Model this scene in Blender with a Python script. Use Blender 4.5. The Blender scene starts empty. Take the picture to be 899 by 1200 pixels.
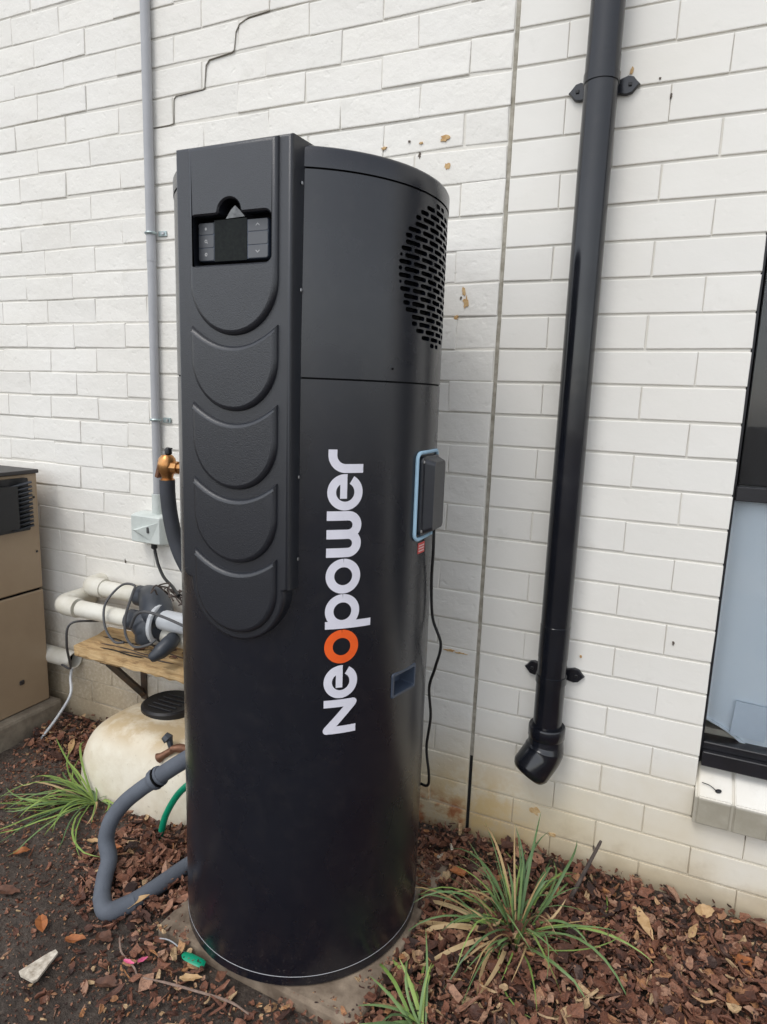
import bpy, bmesh, math, random
import numpy as np
from mathutils import Matrix, Vector, noise
random.seed(7)
scene = bpy.context.scene
col = scene.collection
PI = math.pi

# ------------------------------------------------------------------ camera
cam_d = bpy.data.cameras.new('camera'); cam = bpy.data.objects.new('camera', cam_d); col.objects.link(cam)
cam_d.sensor_fit = 'VERTICAL'; cam_d.sensor_height = 24.0; cam_d.lens = 24.0 * 758.4 / 1200.0
cam_d.clip_start = 0.02; cam_d.clip_end = 500
cam.matrix_world = Matrix(((0.91447, -0.10116, 0.39182, 0.44837), (0.40319, 0.14528, -0.90351, -1.76254),
                           (0.03448, 0.98421, 0.17364, 1.33356), (0, 0, 0, 1)))
scene.camera = cam
scene.render.resolution_x = 767; scene.render.resolution_y = 1024

# ------------------------------------------------------------------ sky, sun, exposure
SUN_EL, SUN_AZ = math.radians(56), math.radians(196)       # azimuth from +Y towards +X: behind the camera, off to its left
world = bpy.data.worlds.new('World'); scene.world = world; world.use_nodes = True
wn = world.node_tree; bg = wn.nodes['Background']
sky = wn.nodes.new('ShaderNodeTexSky'); sky.sky_type = 'NISHITA'; sky.sun_disc = False
sky.sun_elevation = SUN_EL; sky.sun_rotation = SUN_AZ; sky.air_density = 1.0; sky.dust_density = 1.0; sky.ozone_density = 1.0
hs = wn.nodes.new('ShaderNodeHueSaturation'); hs.inputs['Saturation'].default_value = 0.26   # cloud cover: a grey-white sky
wn.links.new(sky.outputs['Color'], hs.inputs['Color']); wn.links.new(hs.outputs['Color'], bg.inputs['Color'])
bg.inputs['Strength'].default_value = 0.15
sun_d = bpy.data.lights.new('sun', 'SUN'); sun_d.energy = 0.6; sun_d.angle = math.radians(22); sun_d.color = (1, 0.96, 0.9)
sun = bpy.data.objects.new('sun', sun_d); col.objects.link(sun)
sd = Vector((math.sin(SUN_AZ) * math.cos(SUN_EL), math.cos(SUN_AZ) * math.cos(SUN_EL), math.sin(SUN_EL)))
sun.rotation_euler = sd.to_track_quat('Z', 'Y').to_euler()
vs = scene.view_settings; vs.view_transform = 'Standard'; vs.look = 'None'; vs.gamma = 1; vs.use_curve_mapping = False
vs.exposure = 0.78

# ------------------------------------------------------------------ helpers
def tag(o, label=None, cat=None, group=None, kind=None):
    if label: o['label'] = label
    if cat: o['category'] = cat
    if group: o['group'] = group
    if kind: o['kind'] = kind
    return o

def thing(name, label, cat, loc=(0, 0, 0), group=None):
    o = bpy.data.objects.new(name, None); col.objects.link(o); o.location = loc; o.empty_display_size = 0.05
    return tag(o, label, cat, group)

def set_parent(o, p):
    if p is None: return o
    o.parent = p
    if p.type == 'EMPTY': o.matrix_parent_inverse = Matrix.Translation(-Vector(p.location))
    return o

class MB:
    def __init__(self): self.v = []; self.f = []; self.s = []
    def add(self, vs_, fs_, smooth=False):
        n = len(self.v); self.v += [tuple(map(float, p)) for p in vs_]
        for f in fs_: self.f.append(tuple(i + n for i in f)); self.s.append(smooth)
        return self
    def box(self, c, size, bevel=0.0, seg=1, rot=None, smooth=False):
        bm = bmesh.new(); bmesh.ops.create_cube(bm, size=1.0)
        for v in bm.verts: v.co = Vector((v.co.x * size[0], v.co.y * size[1], v.co.z * size[2]))
        if bevel: bmesh.ops.bevel(bm, geom=bm.edges[:], offset=bevel, segments=seg, affect='EDGES', profile=0.5)
        if rot is not None: bmesh.ops.transform(bm, matrix=rot.to_4x4(), verts=bm.verts)
        bm.verts.index_update()
        self.add([v.co + Vector(c) for v in bm.verts], [[v.index for v in f.verts] for f in bm.faces], smooth); bm.free(); return self
    def tube(self, path, r, seg=14, caps=True, smooth=True, flat_y=1.0):
        path = [Vector(p) for p in path]; rs = r if isinstance(r, (list, tuple)) else [r] * len(path)
        n = len(path); vv = []; t0 = (path[1] - path[0]).normalized()
        up = Vector((0, 0, 1)) if abs(t0.z) < 0.9 else Vector((1, 0, 0))
        a = t0.cross(up).normalized()
        for i, p in enumerate(path):
            t = (path[min(i + 1, n - 1)] - path[max(i - 1, 0)]).normalized()
            a = (a - t * a.dot(t)).normalized(); b = t.cross(a)
            for k in range(seg):
                th = 2 * PI * k / seg; vv.append(p + rs[i] * (a * math.cos(th) + b * math.sin(th) * flat_y))
        ff = [(i * seg + k, i * seg + (k + 1) % seg, (i + 1) * seg + (k + 1) % seg, (i + 1) * seg + k) for i in range(n - 1) for k in range(seg)]
        self.add(vv, ff, smooth)
        if caps:
            m = len(self.v) - len(vv)
            self.f.append(tuple(m + k for k in reversed(range(seg)))); self.s.append(False)
            self.f.append(tuple(m + (n - 1) * seg + k for k in range(seg))); self.s.append(False)
        return self
    def lathe(self, prof, c=(0, 0, 0), seg=64, a0=0.0, a1=2 * PI, sharp=(), smooth=True):
        full = abs(a1 - a0 - 2 * PI) < 1e-6; m = seg if full else seg + 1
        for j in range(len(prof) - 1):                       # own verts per band where the profile is sharp
            vv = []
            for (r, z) in (prof[j], prof[j + 1]):
                for k in range(m):
                    th = a0 + (a1 - a0) * k / seg; vv.append((c[0] + r * math.cos(th), c[1] + r * math.sin(th), c[2] + z))
            ff = [(k, (k + 1) % m, m + (k + 1) % m, m + k) for k in range(seg)]
            self.add(vv, ff, smooth)
        return self
    def build(self, name, mat, parent=None, fix=True):
        me = bpy.data.meshes.new(name); me.from_pydata(self.v, [], self.f)
        me.polygons.foreach_set('use_smooth', self.s)
        if fix:
            bm = bmesh.new(); bm.from_mesh(me); bmesh.ops.remove_doubles(bm, verts=bm.verts, dist=1e-6)
            bmesh.ops.recalc_face_normals(bm, faces=bm.faces); bm.to_mesh(me); bm.free()
            fl_ = [False] * len(me.polygons); me.polygons.foreach_get('use_smooth', fl_); me.set_sharp_from_angle(angle=math.radians(38)); me.polygons.foreach_set('use_smooth', fl_)
        me.materials.append(mat); me.update()
        o = bpy.data.objects.new(name, me); col.objects.link(o)
        return set_parent(o, parent)

def smooth_path(pts, n=8):
    pts = [Vector(p) for p in pts]; P = [2 * pts[0] - pts[1]] + pts + [2 * pts[-1] - pts[-2]]; out = []
    for i in range(1, len(P) - 2):
        for k in range(n):
            t = k / n
            out.append(0.5 * ((2 * P[i]) + (P[i + 1] - P[i - 1]) * t + (2 * P[i - 1] - 5 * P[i] + 4 * P[i + 1] - P[i + 2]) * t * t
                              + (-P[i - 1] + 3 * P[i] - 3 * P[i + 1] + P[i + 2]) * t ** 3))
    return out + [pts[-1]]

def corner_path(pts, rad, n=8):
    """straight runs with rounded corners (pipe bends)"""
    pts = [Vector(p) for p in pts]; out = [pts[0]]
    for i in range(1, len(pts) - 1):
        a, b, c = pts[i - 1], pts[i], pts[i + 1]
        r = min(rad, (a - b).length * .49, (c - b).length * .49)
        p0 = b + (a - b).normalized() * r; p1 = b + (c - b).normalized() * r
        for k in range(n + 1):
            t = k / n; out.append(p0 * (1 - t) ** 2 + b * 2 * t * (1 - t) + p1 * t * t)
    return out + [pts[-1]]

def fill_loops(loops, flip=False):
    """triangulate an outline with holes; loops are lists of 3d points, all in a y = const plane"""
    bm = bmesh.new(); es = []
    for L in loops:
        vs_ = [bm.verts.new(p) for p in L]
        es += [bm.edges.new((vs_[i], vs_[(i + 1) % len(vs_)])) for i in range(len(vs_))]
    bmesh.ops.triangle_fill(bm, edges=es, use_beauty=True, use_dissolve=False)
    bm.verts.index_update()
    r = [tuple(v.co) for v in bm.verts], [[v.index for v in f.verts] for f in bm.faces]; bm.free(); return r

def inset(loop, d):
    """inset a closed counter-clockwise 2d loop by d"""
    n = len(loop); out = []
    for i in range(n):
        p0, p1, p2 = Vector(loop[i - 1]), Vector(loop[i]), Vector(loop[(i + 1) % n])
        e1 = (p1 - p0).normalized(); e2 = (p2 - p1).normalized()
        n1 = Vector((-e1.y, e1.x)); n2 = Vector((-e2.y, e2.x)); m = n1 + n2
        if m.length < 1e-6: m = n1
        m = m.normalized(); k = d / max(0.45, m.dot(n1)); out.append(tuple(p1 + m * k))
    return out

def area(loop): return 0.5 * sum(loop[i - 1][0] * loop[i][1] - loop[i][0] * loop[i - 1][1] for i in range(len(loop)))
def ccw(loop): return loop if area(loop) > 0 else loop[::-1]

def relief(mb, outline, yb, yf, bev, holes=(), back=False, deep=None):
    """a plate in the XZ plane standing on y=yb with front at y=yf and a bevelled rim; holes run back to y=deep"""
    o = ccw(outline); n = len(o); K = 4; L = []
    for k in range(K + 1):
        a = PI / 2 * k / K; lp_ = inset(o, bev * (1 - math.cos(a))) if k else o; L.append([(p[0], yb + (yf - yb) * math.sin(a), p[1]) for p in lp_])
    for k in range(K): mb.add(L[k] + L[k + 1], [(i, (i + 1) % n, n + (i + 1) % n, n + i) for i in range(n)], True)
    hl = []
    for h in holes:
        h = ccw(h); hf = inset(h, -.003); m = len(h); H0 = [(p[0], yf, p[1]) for p in hf]; H1 = [(p[0], yf + .003, p[1]) for p in h]; H2 = [(p[0], deep, p[1]) for p in h]
        hl.append(H0)
        mb.add(H0 + H1, [(i, (i + 1) % m, m + (i + 1) % m, m + i) for i in range(m)], True)
        mb.add(H1 + H2, [(i, (i + 1) % m, m + (i + 1) % m, m + i) for i in range(m)], False)
    mb.add(*fill_loops([L[K]] + hl))
    return mb

def rrect(x0, x1, z0, z1, r, n=6):
    out = []
    for cx, cz, a in ((x1 - r, z1 - r, 0), (x0 + r, z1 - r, PI / 2), (x0 + r, z0 + r, PI), (x1 - r, z0 + r, 1.5 * PI)):
        for k in range(n + 1):
            t = a + PI / 2 * k / n; out.append((cx + r * math.cos(t), cz + r * math.sin(t)))
    return out

# ------------------------------------------------------------------ materials
def nt(name):
    m = bpy.data.materials.new(name); m.use_nodes = True; t = m.node_tree
    return m, t, t.nodes['Principled BSDF'], t.links
def node(t, ty, **kw):
    n = t.nodes.new(ty)
    for k, v in kw.items(): setattr(n, k, v)
    return n
def noise_n(t, coord, scale, detail=4, rough=.55):
    n = node(t, 'ShaderNodeTexNoise'); n.inputs['Scale'].default_value = scale; n.inputs['Detail'].default_value = detail
    n.inputs['Roughness'].default_value = rough; t.links.new(coord, n.inputs['Vector']); return n.outputs['Fac']
def ramp(t, fac, stops):
    r = node(t, 'ShaderNodeValToRGB'); e = r.color_ramp.elements
    while len(e) < len(stops): e.new(0.5)
    for i, (p, c) in enumerate(stops): e[i].position = p; e[i].color = (*c, 1) if len(c) == 3 else c
    t.links.new(fac, r.inputs['Fac']); return r.outputs['Color']
def mixc(t, fac, a, b):
    m = node(t, 'ShaderNodeMix', data_type='RGBA')
    if isinstance(fac, (int, float)): m.inputs[0].default_value = fac
    else: t.links.new(fac, m.inputs[0])
    for i, x in ((6, a), (7, b)):
        if isinstance(x, tuple): m.inputs[i].default_value = (*x, 1)
        else: t.links.new(x, m.inputs[i])
    return m.outputs[2]
def math_n(t, op, a, b=None, clamp=False):
    m = node(t, 'ShaderNodeMath', operation=op); m.use_clamp = clamp
    for i, x in ((0, a), (1, b)):
        if x is None: continue
        if isinstance(x, (int, float)): m.inputs[i].default_value = x
        else: t.links.new(x, m.inputs[i])
    return m.outputs[0]
def smooth_n(t, x, lo, hi, a=0.0, b=1.0):
    m = node(t, 'ShaderNodeMapRange', interpolation_type='SMOOTHSTEP'); t.links.new(x, m.inputs[0])
    for i, v in ((1, lo), (2, hi), (3, a), (4, b)): m.inputs[i].default_value = v
    return m.outputs[0]
def bump_n(t, h, strength, dist, bs):
    b = node(t, 'ShaderNodeBump'); b.inputs['Strength'].default_value = strength; b.inputs['Distance'].default_value = dist
    t.links.new(h, b.inputs['Height']); t.links.new(b.outputs['Normal'], bs.inputs['Normal'])
def M(name, c, rough=.5, c2=None, scale=8, bump=0, bscale=150, metal=0, spec=.5, rvar=0, coat=0):
    m, t, b, l = nt(name); g = node(t, 'ShaderNodeNewGeometry').outputs['Position']
    b.inputs['Roughness'].default_value = rough; b.inputs['Metallic'].default_value = metal; b.inputs['Specular IOR Level'].default_value = spec
    c2 = c2 or tuple(x * .8 for x in c); f = noise_n(t, g, scale, 6, .6)
    l.new(ramp(t, f, [(.36, c2), (.64, c)]), b.inputs['Base Color'])
    if rvar: l.new(smooth_n(t, noise_n(t, g, scale * 2.3), .3, .7, rough - rvar, rough + rvar), b.inputs['Roughness'])
    if bump: bump_n(t, noise_n(t, g, bscale, 3), bump, .002, b)
    if coat: b.inputs['Coat Weight'].default_value = coat
    return m

def paint_material():
    m, t, b, l = nt('white_wall_paint'); g = node(t, 'ShaderNodeNewGeometry').outputs['Position']
    sp = node(t, 'ShaderNodeSeparateXYZ'); l.new(g, sp.inputs[0]); x, z = sp.outputs[0], sp.outputs[2]
    big = noise_n(t, g, 2.2, 5); med = noise_n(t, g, 9, 6, .65); fine = noise_n(t, g, 70, 5, .7); pit = noise_n(t, g, 38, 2, .4)
    oi = node(t, 'ShaderNodeObjectInfo').outputs['Random']
    c = ramp(t, big, [(.3, (.77, .745, .685)), (.7, (.825, .808, .760))])
    c = mixc(t, math_n(t, 'MULTIPLY', oi, .25), c, (.70, .69, .655))
    c = mixc(t, smooth_n(t, med, .57, .80, 0, .38), c, (.52, .50, .44))           # grime blotches
    c = mixc(t, smooth_n(t, fine, .73, .82, 0, .4), c, (.42, .38, .31))            # small dark specks
    # soil splashed up from the bed
    lo = math_n(t, 'ADD', z, math_n(t, 'MULTIPLY', math_n(t, 'SUBTRACT', big, .5), .55))
    c = mixc(t, smooth_n(t, lo, .48, .02, 0, .82), c, (.60, .50, .31))
    lo2 = math_n(t, 'ADD', z, math_n(t, 'MULTIPLY', math_n(t, 'SUBTRACT', med, .5), .30))
    c = mixc(t, smooth_n(t, lo2, .16, .04, 0, .5), c, (.40, .31, .20))
    # ochre stain below the movement joint
    dx = math_n(t, 'ABSOLUTE', math_n(t, 'SUBTRACT', x, .02)); st = math_n(t, 'MULTIPLY', smooth_n(t, dx, .28, .05), smooth_n(t, z, .36, .12))
    st = math_n(t, 'MULTIPLY', st, smooth_n(t, med, .34, .58)); c = mixc(t, math_n(t, 'MULTIPLY', st, .75), c, (.55, .38, .15))
    rb = math_n(t, 'MULTIPLY', smooth_n(t, x, .02, -.03), smooth_n(t, x, -.40, -.25)); rb = math_n(t, 'MULTIPLY', rb, smooth_n(t, z, .16, .08))
    c = mixc(t, math_n(t, 'MULTIPLY', rb, smooth_n(t, med, .42, .56)), c, (.34, .13, .055))   # bare brick where the paint has gone
    # grubby, half bare bricks behind the pipework
    lf = math_n(t, 'MULTIPLY', smooth_n(t, x, -1.05, -1.25), smooth_n(t, lo, .55, .22)); c = mixc(t, math_n(t, 'MULTIPLY', lf, smooth_n(t, fine, .25, .6, .35, .8)), c, (.36, .29, .20))
    sl = math_n(t, 'MULTIPLY', smooth_n(t, x, .600, .606), smooth_n(t, z, .350, .338)); sl = math_n(t, 'MULTIPLY', sl, smooth_n(t, z, .266, .272)); c = mixc(t, math_n(t, 'MULTIPLY', sl, smooth_n(t, med, .2, .6, .70, .98)), c, (.30, .275, .215))   # grime on the sill front, colour deepened further to counter the sky light
    l.new(c, b.inputs['Base Color']); b.inputs['Roughness'].default_value = .62; b.inputs['Specular IOR Level'].default_value = .35
    left = smooth_n(t, x, .02, -.02, .40, 1.4); lump = noise_n(t, g, 22, 3, .5)
    h = math_n(t, 'ADD', math_n(t, 'MULTIPLY', fine, .40), math_n(t, 'ADD', math_n(t, 'ADD', math_n(t, 'MULTIPLY', med, .9), math_n(t, 'MULTIPLY', lump, .9)), math_n(t, 'MULTIPLY', smooth_n(t, pit, .60, .78), -.30)))
    bump_n(t, math_n(t, 'MULTIPLY', h, left), .40, .005, b)
    return m

MP = paint_material()
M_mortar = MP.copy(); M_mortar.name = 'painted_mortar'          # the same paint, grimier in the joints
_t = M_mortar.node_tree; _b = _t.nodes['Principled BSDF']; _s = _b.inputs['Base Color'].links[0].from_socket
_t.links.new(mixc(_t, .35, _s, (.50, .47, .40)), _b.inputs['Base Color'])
M_seal = M('joint_sealant', (.42, .39, .33), .8, (.25, .23, .18), 40, .4)
M_black_gap = M('open_crack', (.012, .011, .01), .9)
M_shell = M('charcoal_powder_coat', (.0052, .0066, .0125), .28, (.0045, .0058, .0110), 3, .04, 900, spec=.72, rvar=.035)
def dusty(m, amount):
    t = m.node_tree; b = t.nodes['Principled BSDF']; src = b.inputs['Base Color'].links[0].from_socket; g = node(t, 'ShaderNodeNewGeometry').outputs['Position']
    sp = node(t, 'ShaderNodeSeparateXYZ'); t.links.new(g, sp.inputs[0])
    f = math_n(t, 'MULTIPLY', smooth_n(t, noise_n(t, g, 190, 3, .6), .60, .70), smooth_n(t, math_n(t, 'ADD', sp.outputs[2], math_n(t, 'MULTIPLY', noise_n(t, g, 9), .18)), .30, .10))
    d = smooth_n(t, noise_n(t, g, 30, 6, .7), .45, .85, 0, .06)
    t.links.new(mixc(t, math_n(t, 'ADD', math_n(t, 'MULTIPLY', f, amount), d), src, (.15, .125, .105)), b.inputs['Base Color'])
dusty(M_shell, .35)
M_cover = M('charcoal_moulded_plastic', (.0145, .0165, .0225), .30, (.0125, .0143, .0195), 20, .30, 600, spec=.72)
M_dark = M('black_plastic', (.010, .010, .012), .42, spec=.45)
M_inner = M('dark_interior', (.004, .004, .005), .8, spec=.2)
M_pipe = M('black_gloss_paint', (.008, .009, .014), .19, (.007, .008, .011), 5, .03, 30, spec=.6, rvar=.05)
dusty(M_pipe, .3)
M_white_print = M('white_print', (.74, .73, .80), .45, (.70, .69, .76), 40)
M_orange = M('orange_print', (.86, .12, .015), .45, (.80, .10, .012), 40)
M_screen = M('black_glass', (.004, .005, .005), .16, (.009, .012, .010), 160, .25, 120, spec=.12)
M_button = M('grey_keypad', (.10, .105, .115), .38)
M_icon = M('pale_icon', (.5, .5, .5), .5)
M_film = M('clear_film', (.42, .44, .45), .18, (.22, .23, .24), 60, .4, 90)
M_gasket = M('pale_blue_gasket', (.36, .55, .70), .6)
M_red = M('red_print', (.62, .07, .06), .5)
M_sticker = M('sticker_paper', (.75, .55, .53), .5)
M_handle = M('slate_plastic', (.050, .066, .098), .38)
M_steel = M('dull_steel', (.5, .5, .5), .35, metal=.9)
M_zinc = M('zinc_clip', (.42, .50, .50), .35, (.3, .36, .36), 60, metal=.5)
M_conduit = M('grey_conduit', (.40, .405, .42), .42, (.35, .355, .37), 6)
M_jbox = M('pale_grey_plastic', (.60, .64, .61), .4, (.52, .56, .53), 25)
M_brass = M('brass', (.62, .33, .13), .30, (.45, .20, .07), 50, .2, 120, metal=.85)
M_copper = M('copper', (.22, .11, .065), .55, (.13, .06, .035), 60, metal=.5)
M_lag = M('grey_foam_lagging', (.105, .12, .145), .75, (.08, .09, .11), 12, .5, 260)
M_lag_dark = M('dark_foam_lagging', (.050, .055, .068), .75, (.04, .043, .05), 12, .4, 260)
M_pvc = M('white_pvc', (.72, .70, .63), .36, (.60, .57, .48), 9)
M_grey_pvc = M('dark_grey_pvc', (.042, .049, .062), .42, (.030, .035, .043), 14, .2, 90)
M_pvc_grey = M('light_grey_pvc', (.58, .60, .62), .4, (.50, .52, .54), 12)
M_cable = M('grey_cable', (.075, .075, .078), .55)
M_black_cable = M('black_cable', (.008, .008, .009), .45)
M_tan = M('beige_enamel', (.37, .275, .18), .42, (.33, .24, .155), 4, .1, 200)
M_lid_dark = M('dark_brown_metal', (.035, .030, .030), .5)
M_concrete = M('weathered_concrete', (.30, .26, .20), .9, (.17, .14, .105), 14, .8, 70)
M_paver = M('concrete_paver', (.30, .235, .17), .92, (.13, .095, .066), 14, .9, 60)
M_green = M('green_hose', (.0, .30, .16), .4, (.0, .24, .13), 12)
M_bracket = M('rusty_black_steel', (.045, .040, .036), .6, (.10, .06, .035), 30)

def dome_material():
    m, t, b, l = nt('cream_fibreglass'); g = node(t, 'ShaderNodeNewGeometry'); p = g.outputs['Position']
    sp = node(t, 'ShaderNodeSeparateXYZ'); l.new(p, sp.inputs[0])
    med = noise_n(t, p, 11, 6, .62); fi = noise_n(t, p, 60, 4, .7)
    c = ramp(t, med, [(.35, (.64, .57, .44)), (.62, (.75, .70, .58))])
    up = math_n(t, 'MULTIPLY', smooth_n(t, sp.outputs[2], .17, .24), smooth_n(t, med, .35, .6))
    c = mixc(t, math_n(t, 'MULTIPLY', up, .75), c, (.40, .27, .11)); c = mixc(t, smooth_n(t, fi, .62, .75, 0, .55), c, (.24, .18, .11))
    l.new(c, b.inputs['Base Color']); b.inputs['Roughness'].default_value = .55; bump_n(t, fi, .3, .004, b); return m
M_dome = dome_material()

def wood_material():
    m, t, b, l = nt('weathered_plank'); g = node(t, 'ShaderNodeNewGeometry').outputs['Position']
    mp = node(t, 'ShaderNodeMapping'); mp.inputs['Scale'].default_value = (3, 45, 45); l.new(g, mp.inputs['Vector'])
    f = noise_n(t, mp.outputs[0], 1.6, 8, .7); f2 = noise_n(t, g, 14, 5)
    c = ramp(t, f, [(.30, (.14, .08, .04)), (.45, (.46, .30, .14)), (.7, (.66, .49, .27))])
    c = mixc(t, smooth_n(t, f2, .55, .75, 0, .5), c, (.28, .15, .06)); l.new(c, b.inputs['Base Color'])
    b.inputs['Roughness'].default_value = .85; bump_n(t, f, .9, .006, b); return m
M_wood = wood_material()

def soil_material():
    m, t, b, l = nt('damp_soil'); g = node(t, 'ShaderNodeNewGeometry').outputs['Position']
    a = noise_n(t, g, 3.5, 6, .6); f = noise_n(t, g, 45, 8, .72); v = noise_n(t, g, 160, 4, .7)
    c = ramp(t, f, [(.30, (.045, .034, .027)), (.50, (.125, .096, .076)), (.70, (.25, .20, .16))])
    c = mixc(t, smooth_n(t, a, .42, .62, 0, .5), c, (.062, .042, .031)); c = mixc(t, smooth_n(t, v, .66, .74, 0, .6), c, (.28, .24, .20))
    l.new(c, b.inputs['Base Color']); l.new(smooth_n(t, a, .35, .65, .55, .9), b.inputs['Roughness'])
    bump_n(t, math_n(t, 'ADD', f, math_n(t, 'MULTIPLY', v, .45)), 1.0, .03, b); return m
M_soil = soil_material()

BARK = [(.0, (.040, .022, .018)), (.20, (.105, .043, .027)), (.45, (.205, .082, .047)), (.68, (.31, .150, .092)), (.84, (.40, .235, .155)), (.93, (.42, .19, .075)), (1.0, (.52, .36, .20))]
def bark_material(name, attr):
    m, t, b, l = nt(name); g = node(t, 'ShaderNodeNewGeometry').outputs['Position']
    if attr: fac = node(t, 'ShaderNodeAttribute', attribute_name='tone').outputs['Fac']
    else: fac = node(t, 'ShaderNodeObjectInfo').outputs['Random']
    f = noise_n(t, g, 120, 5, .7); f2 = noise_n(t, g, 35, 3)
    c = ramp(t, fac, BARK); c = mixc(t, smooth_n(t, f, .42, .68, 0, .55), c, (.055, .033, .027)); c = mixc(t, smooth_n(t, f2, .56, .72, 0, .35), c, (.30, .20, .155))
    l.new(c, b.inputs['Base Color']); b.inputs['Roughness'].default_value = .68; b.inputs['Specular IOR Level'].default_value = .35; bump_n(t, f, .8, .004, b); return m
M_bark = bark_material('bark', False); M_mulch = bark_material('mulch', True)

def leaf_material(name, c1, c2, rough=.45):
    m, t, b, l = nt(name); g = node(t, 'ShaderNodeNewGeometry').outputs['Position']; r = node(t, 'ShaderNodeObjectInfo').outputs['Random']
    c = ramp(t, r, [(.0, c1), (1, c2)]); c = mixc(t, smooth_n(t, noise_n(t, g, 26, 4), .5, .75, 0, .45), c, tuple(x * .55 for x in c1))
    l.new(c, b.inputs['Base Color']); b.inputs['Roughness'].default_value = rough; b.inputs['Specular IOR Level'].default_value = .35
    b.inputs['Transmission Weight'].default_value = 0; return m
M_blade = leaf_material('green_blade', (.085, .150, .060), (.165, .255, .090))
M_blade_y = leaf_material('fresh_blade', (.17, .27, .065), (.28, .38, .10))
M_straw = leaf_material('dry_blade', (.36, .24, .11), (.48, .35, .19), .7)
M_leaf_tan = M('dry_leaf_tan', (.50, .33, .17), .7, (.38, .23, .10), 60, .4)
M_leaf_or = M('dry_leaf_orange', (.38, .13, .035), .65, (.22, .07, .02), 60, .4)
M_leaf_br = M('dry_leaf_brown', (.13, .055, .030), .7, (.07, .03, .018), 60, .4)
M_twig = M('pale_twig', (.28, .20, .16), .8, (.18, .12, .09), 40, .5)
M_stick = M('grey_stick', (.12, .095, .08), .85, (.06, .045, .04), 40, .6)
M_scrap = M('dirty_white_plastic', (.66, .60, .50), .6, (.30, .25, .19), 60, .5)
M_pink = M('pink_petal', (.75, .16, .30), .5)
M_frame = M('black_window_frame', (.012, .012, .014), .34, (.016, .016, .02), 12, .15, 200)
M_curtain = M('pale_blue_curtain', (.84, .90, .95), .8, (.76, .84, .91), 4)
M_patch = M('blue_grey_sheet', (.68, .76, .84), .7, (.62, .70, .79), 10)
M_cream = M('cream_board', (.52, .48, .40), .6)
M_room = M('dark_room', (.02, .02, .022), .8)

def glass_material():
    m = bpy.data.materials.new('window_glass'); m.use_nodes = True; t = m.node_tree; t.nodes.clear()
    o = node(t, 'ShaderNodeOutputMaterial'); mx = node(t, 'ShaderNodeMixShader'); tr = node(t, 'ShaderNodeBsdfTransparent'); gl = node(t, 'ShaderNodeBsdfGlossy')
    gl.inputs['Roughness'].default_value = .02; fr = node(t, 'ShaderNodeFresnel'); fr.inputs['IOR'].default_value = 1.45
    tr.inputs['Color'].default_value = (.975, .985, .99, 1)
    t.links.new(fr.outputs[0], mx.inputs[0]); t.links.new(tr.outputs[0], mx.inputs[1]); t.links.new(gl.outputs[0], mx.inputs[2]); t.links.new(mx.outputs[0], o.inputs['Surface']); return m
M_glass = glass_material()

# ================================================================== the setting: ground
TX, TY, TR = -0.3201, -0.4338, 0.2957            # the water heater's axis and radius
def sstep(a, b, x): t = max(0, min(1, (x - a) / (b - a))); return t * t * (3 - 2 * t)
def mulch_amount(x, y):
    """how deep the bark lies: 1 thick bed, 0 bare soil"""
    wob = noise.noise((x * 3, y * 3, 1.7)) * .10
    right = sstep(-.16, -.02, x + wob)
    back = sstep(-.62, -.40, y + wob * .8) * sstep(-2.6, -1.9, x + y * .2 + 3)
    near_pipe = sstep(.30, .08, math.hypot((x + .78) * .8, (y + .50)) + wob)
    left_back = sstep(-.33, -.15, y + wob)
    front = .50 * sstep(.46, .20, math.hypot((x + .25) * .8, y + .80) + wob)
    b = max(near_pipe, left_back, front)
    if -.62 < x < -.18 and -.74 < y < -.40: b = max(b, .85)
    return max(right, b if x > -2.4 else b * .5)
def gz(x, y):
    if abs(x) > 3 or y < -3 or y > .3: return 0.0
    n = noise.noise((x * 4, y * 4, .3)) * .008 + noise.noise((x * 14, y * 14, 2.3)) * .004 + noise.noise((x * 38, y * 38, 4)) * .0035 + noise.noise((x * 85, y * 85, 9)) * .0016
    w = .018 * math.exp(-((x - .38) / .22) ** 2) * sstep(-.35, -.05, y)
    rel = sstep(.45, .30, math.hypot(x - TX, y - TY))
    return (n + w + .012 * mulch_amount(x, y) * sstep(-.9, -.2, y)) * (1 - rel) + rel * .0
xs = list(np.arange(-2.2, 1.4, .012)); ys = list(np.arange(-1.5, .06, .012))
for k in range(14): xs.insert(0, xs[0] - .05 * 1.6 ** k); xs.append(xs[-1] + .05 * 1.6 ** k); ys.insert(0, ys[0] - .05 * 1.6 ** k)
ys += [.4, 2, 8, 30]
gv = [(x, y, gz(x, y)) for y in ys for x in xs]; nx = len(xs)
gf = [(j * nx + i, j * nx + i + 1, (j + 1) * nx + i + 1, (j + 1) * nx + i) for j in range(len(ys) - 1) for i in range(nx - 1)]
ground = MB().add(gv, gf, True).build('ground', M_soil, fix=False); tag(ground, kind='structure')

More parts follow.
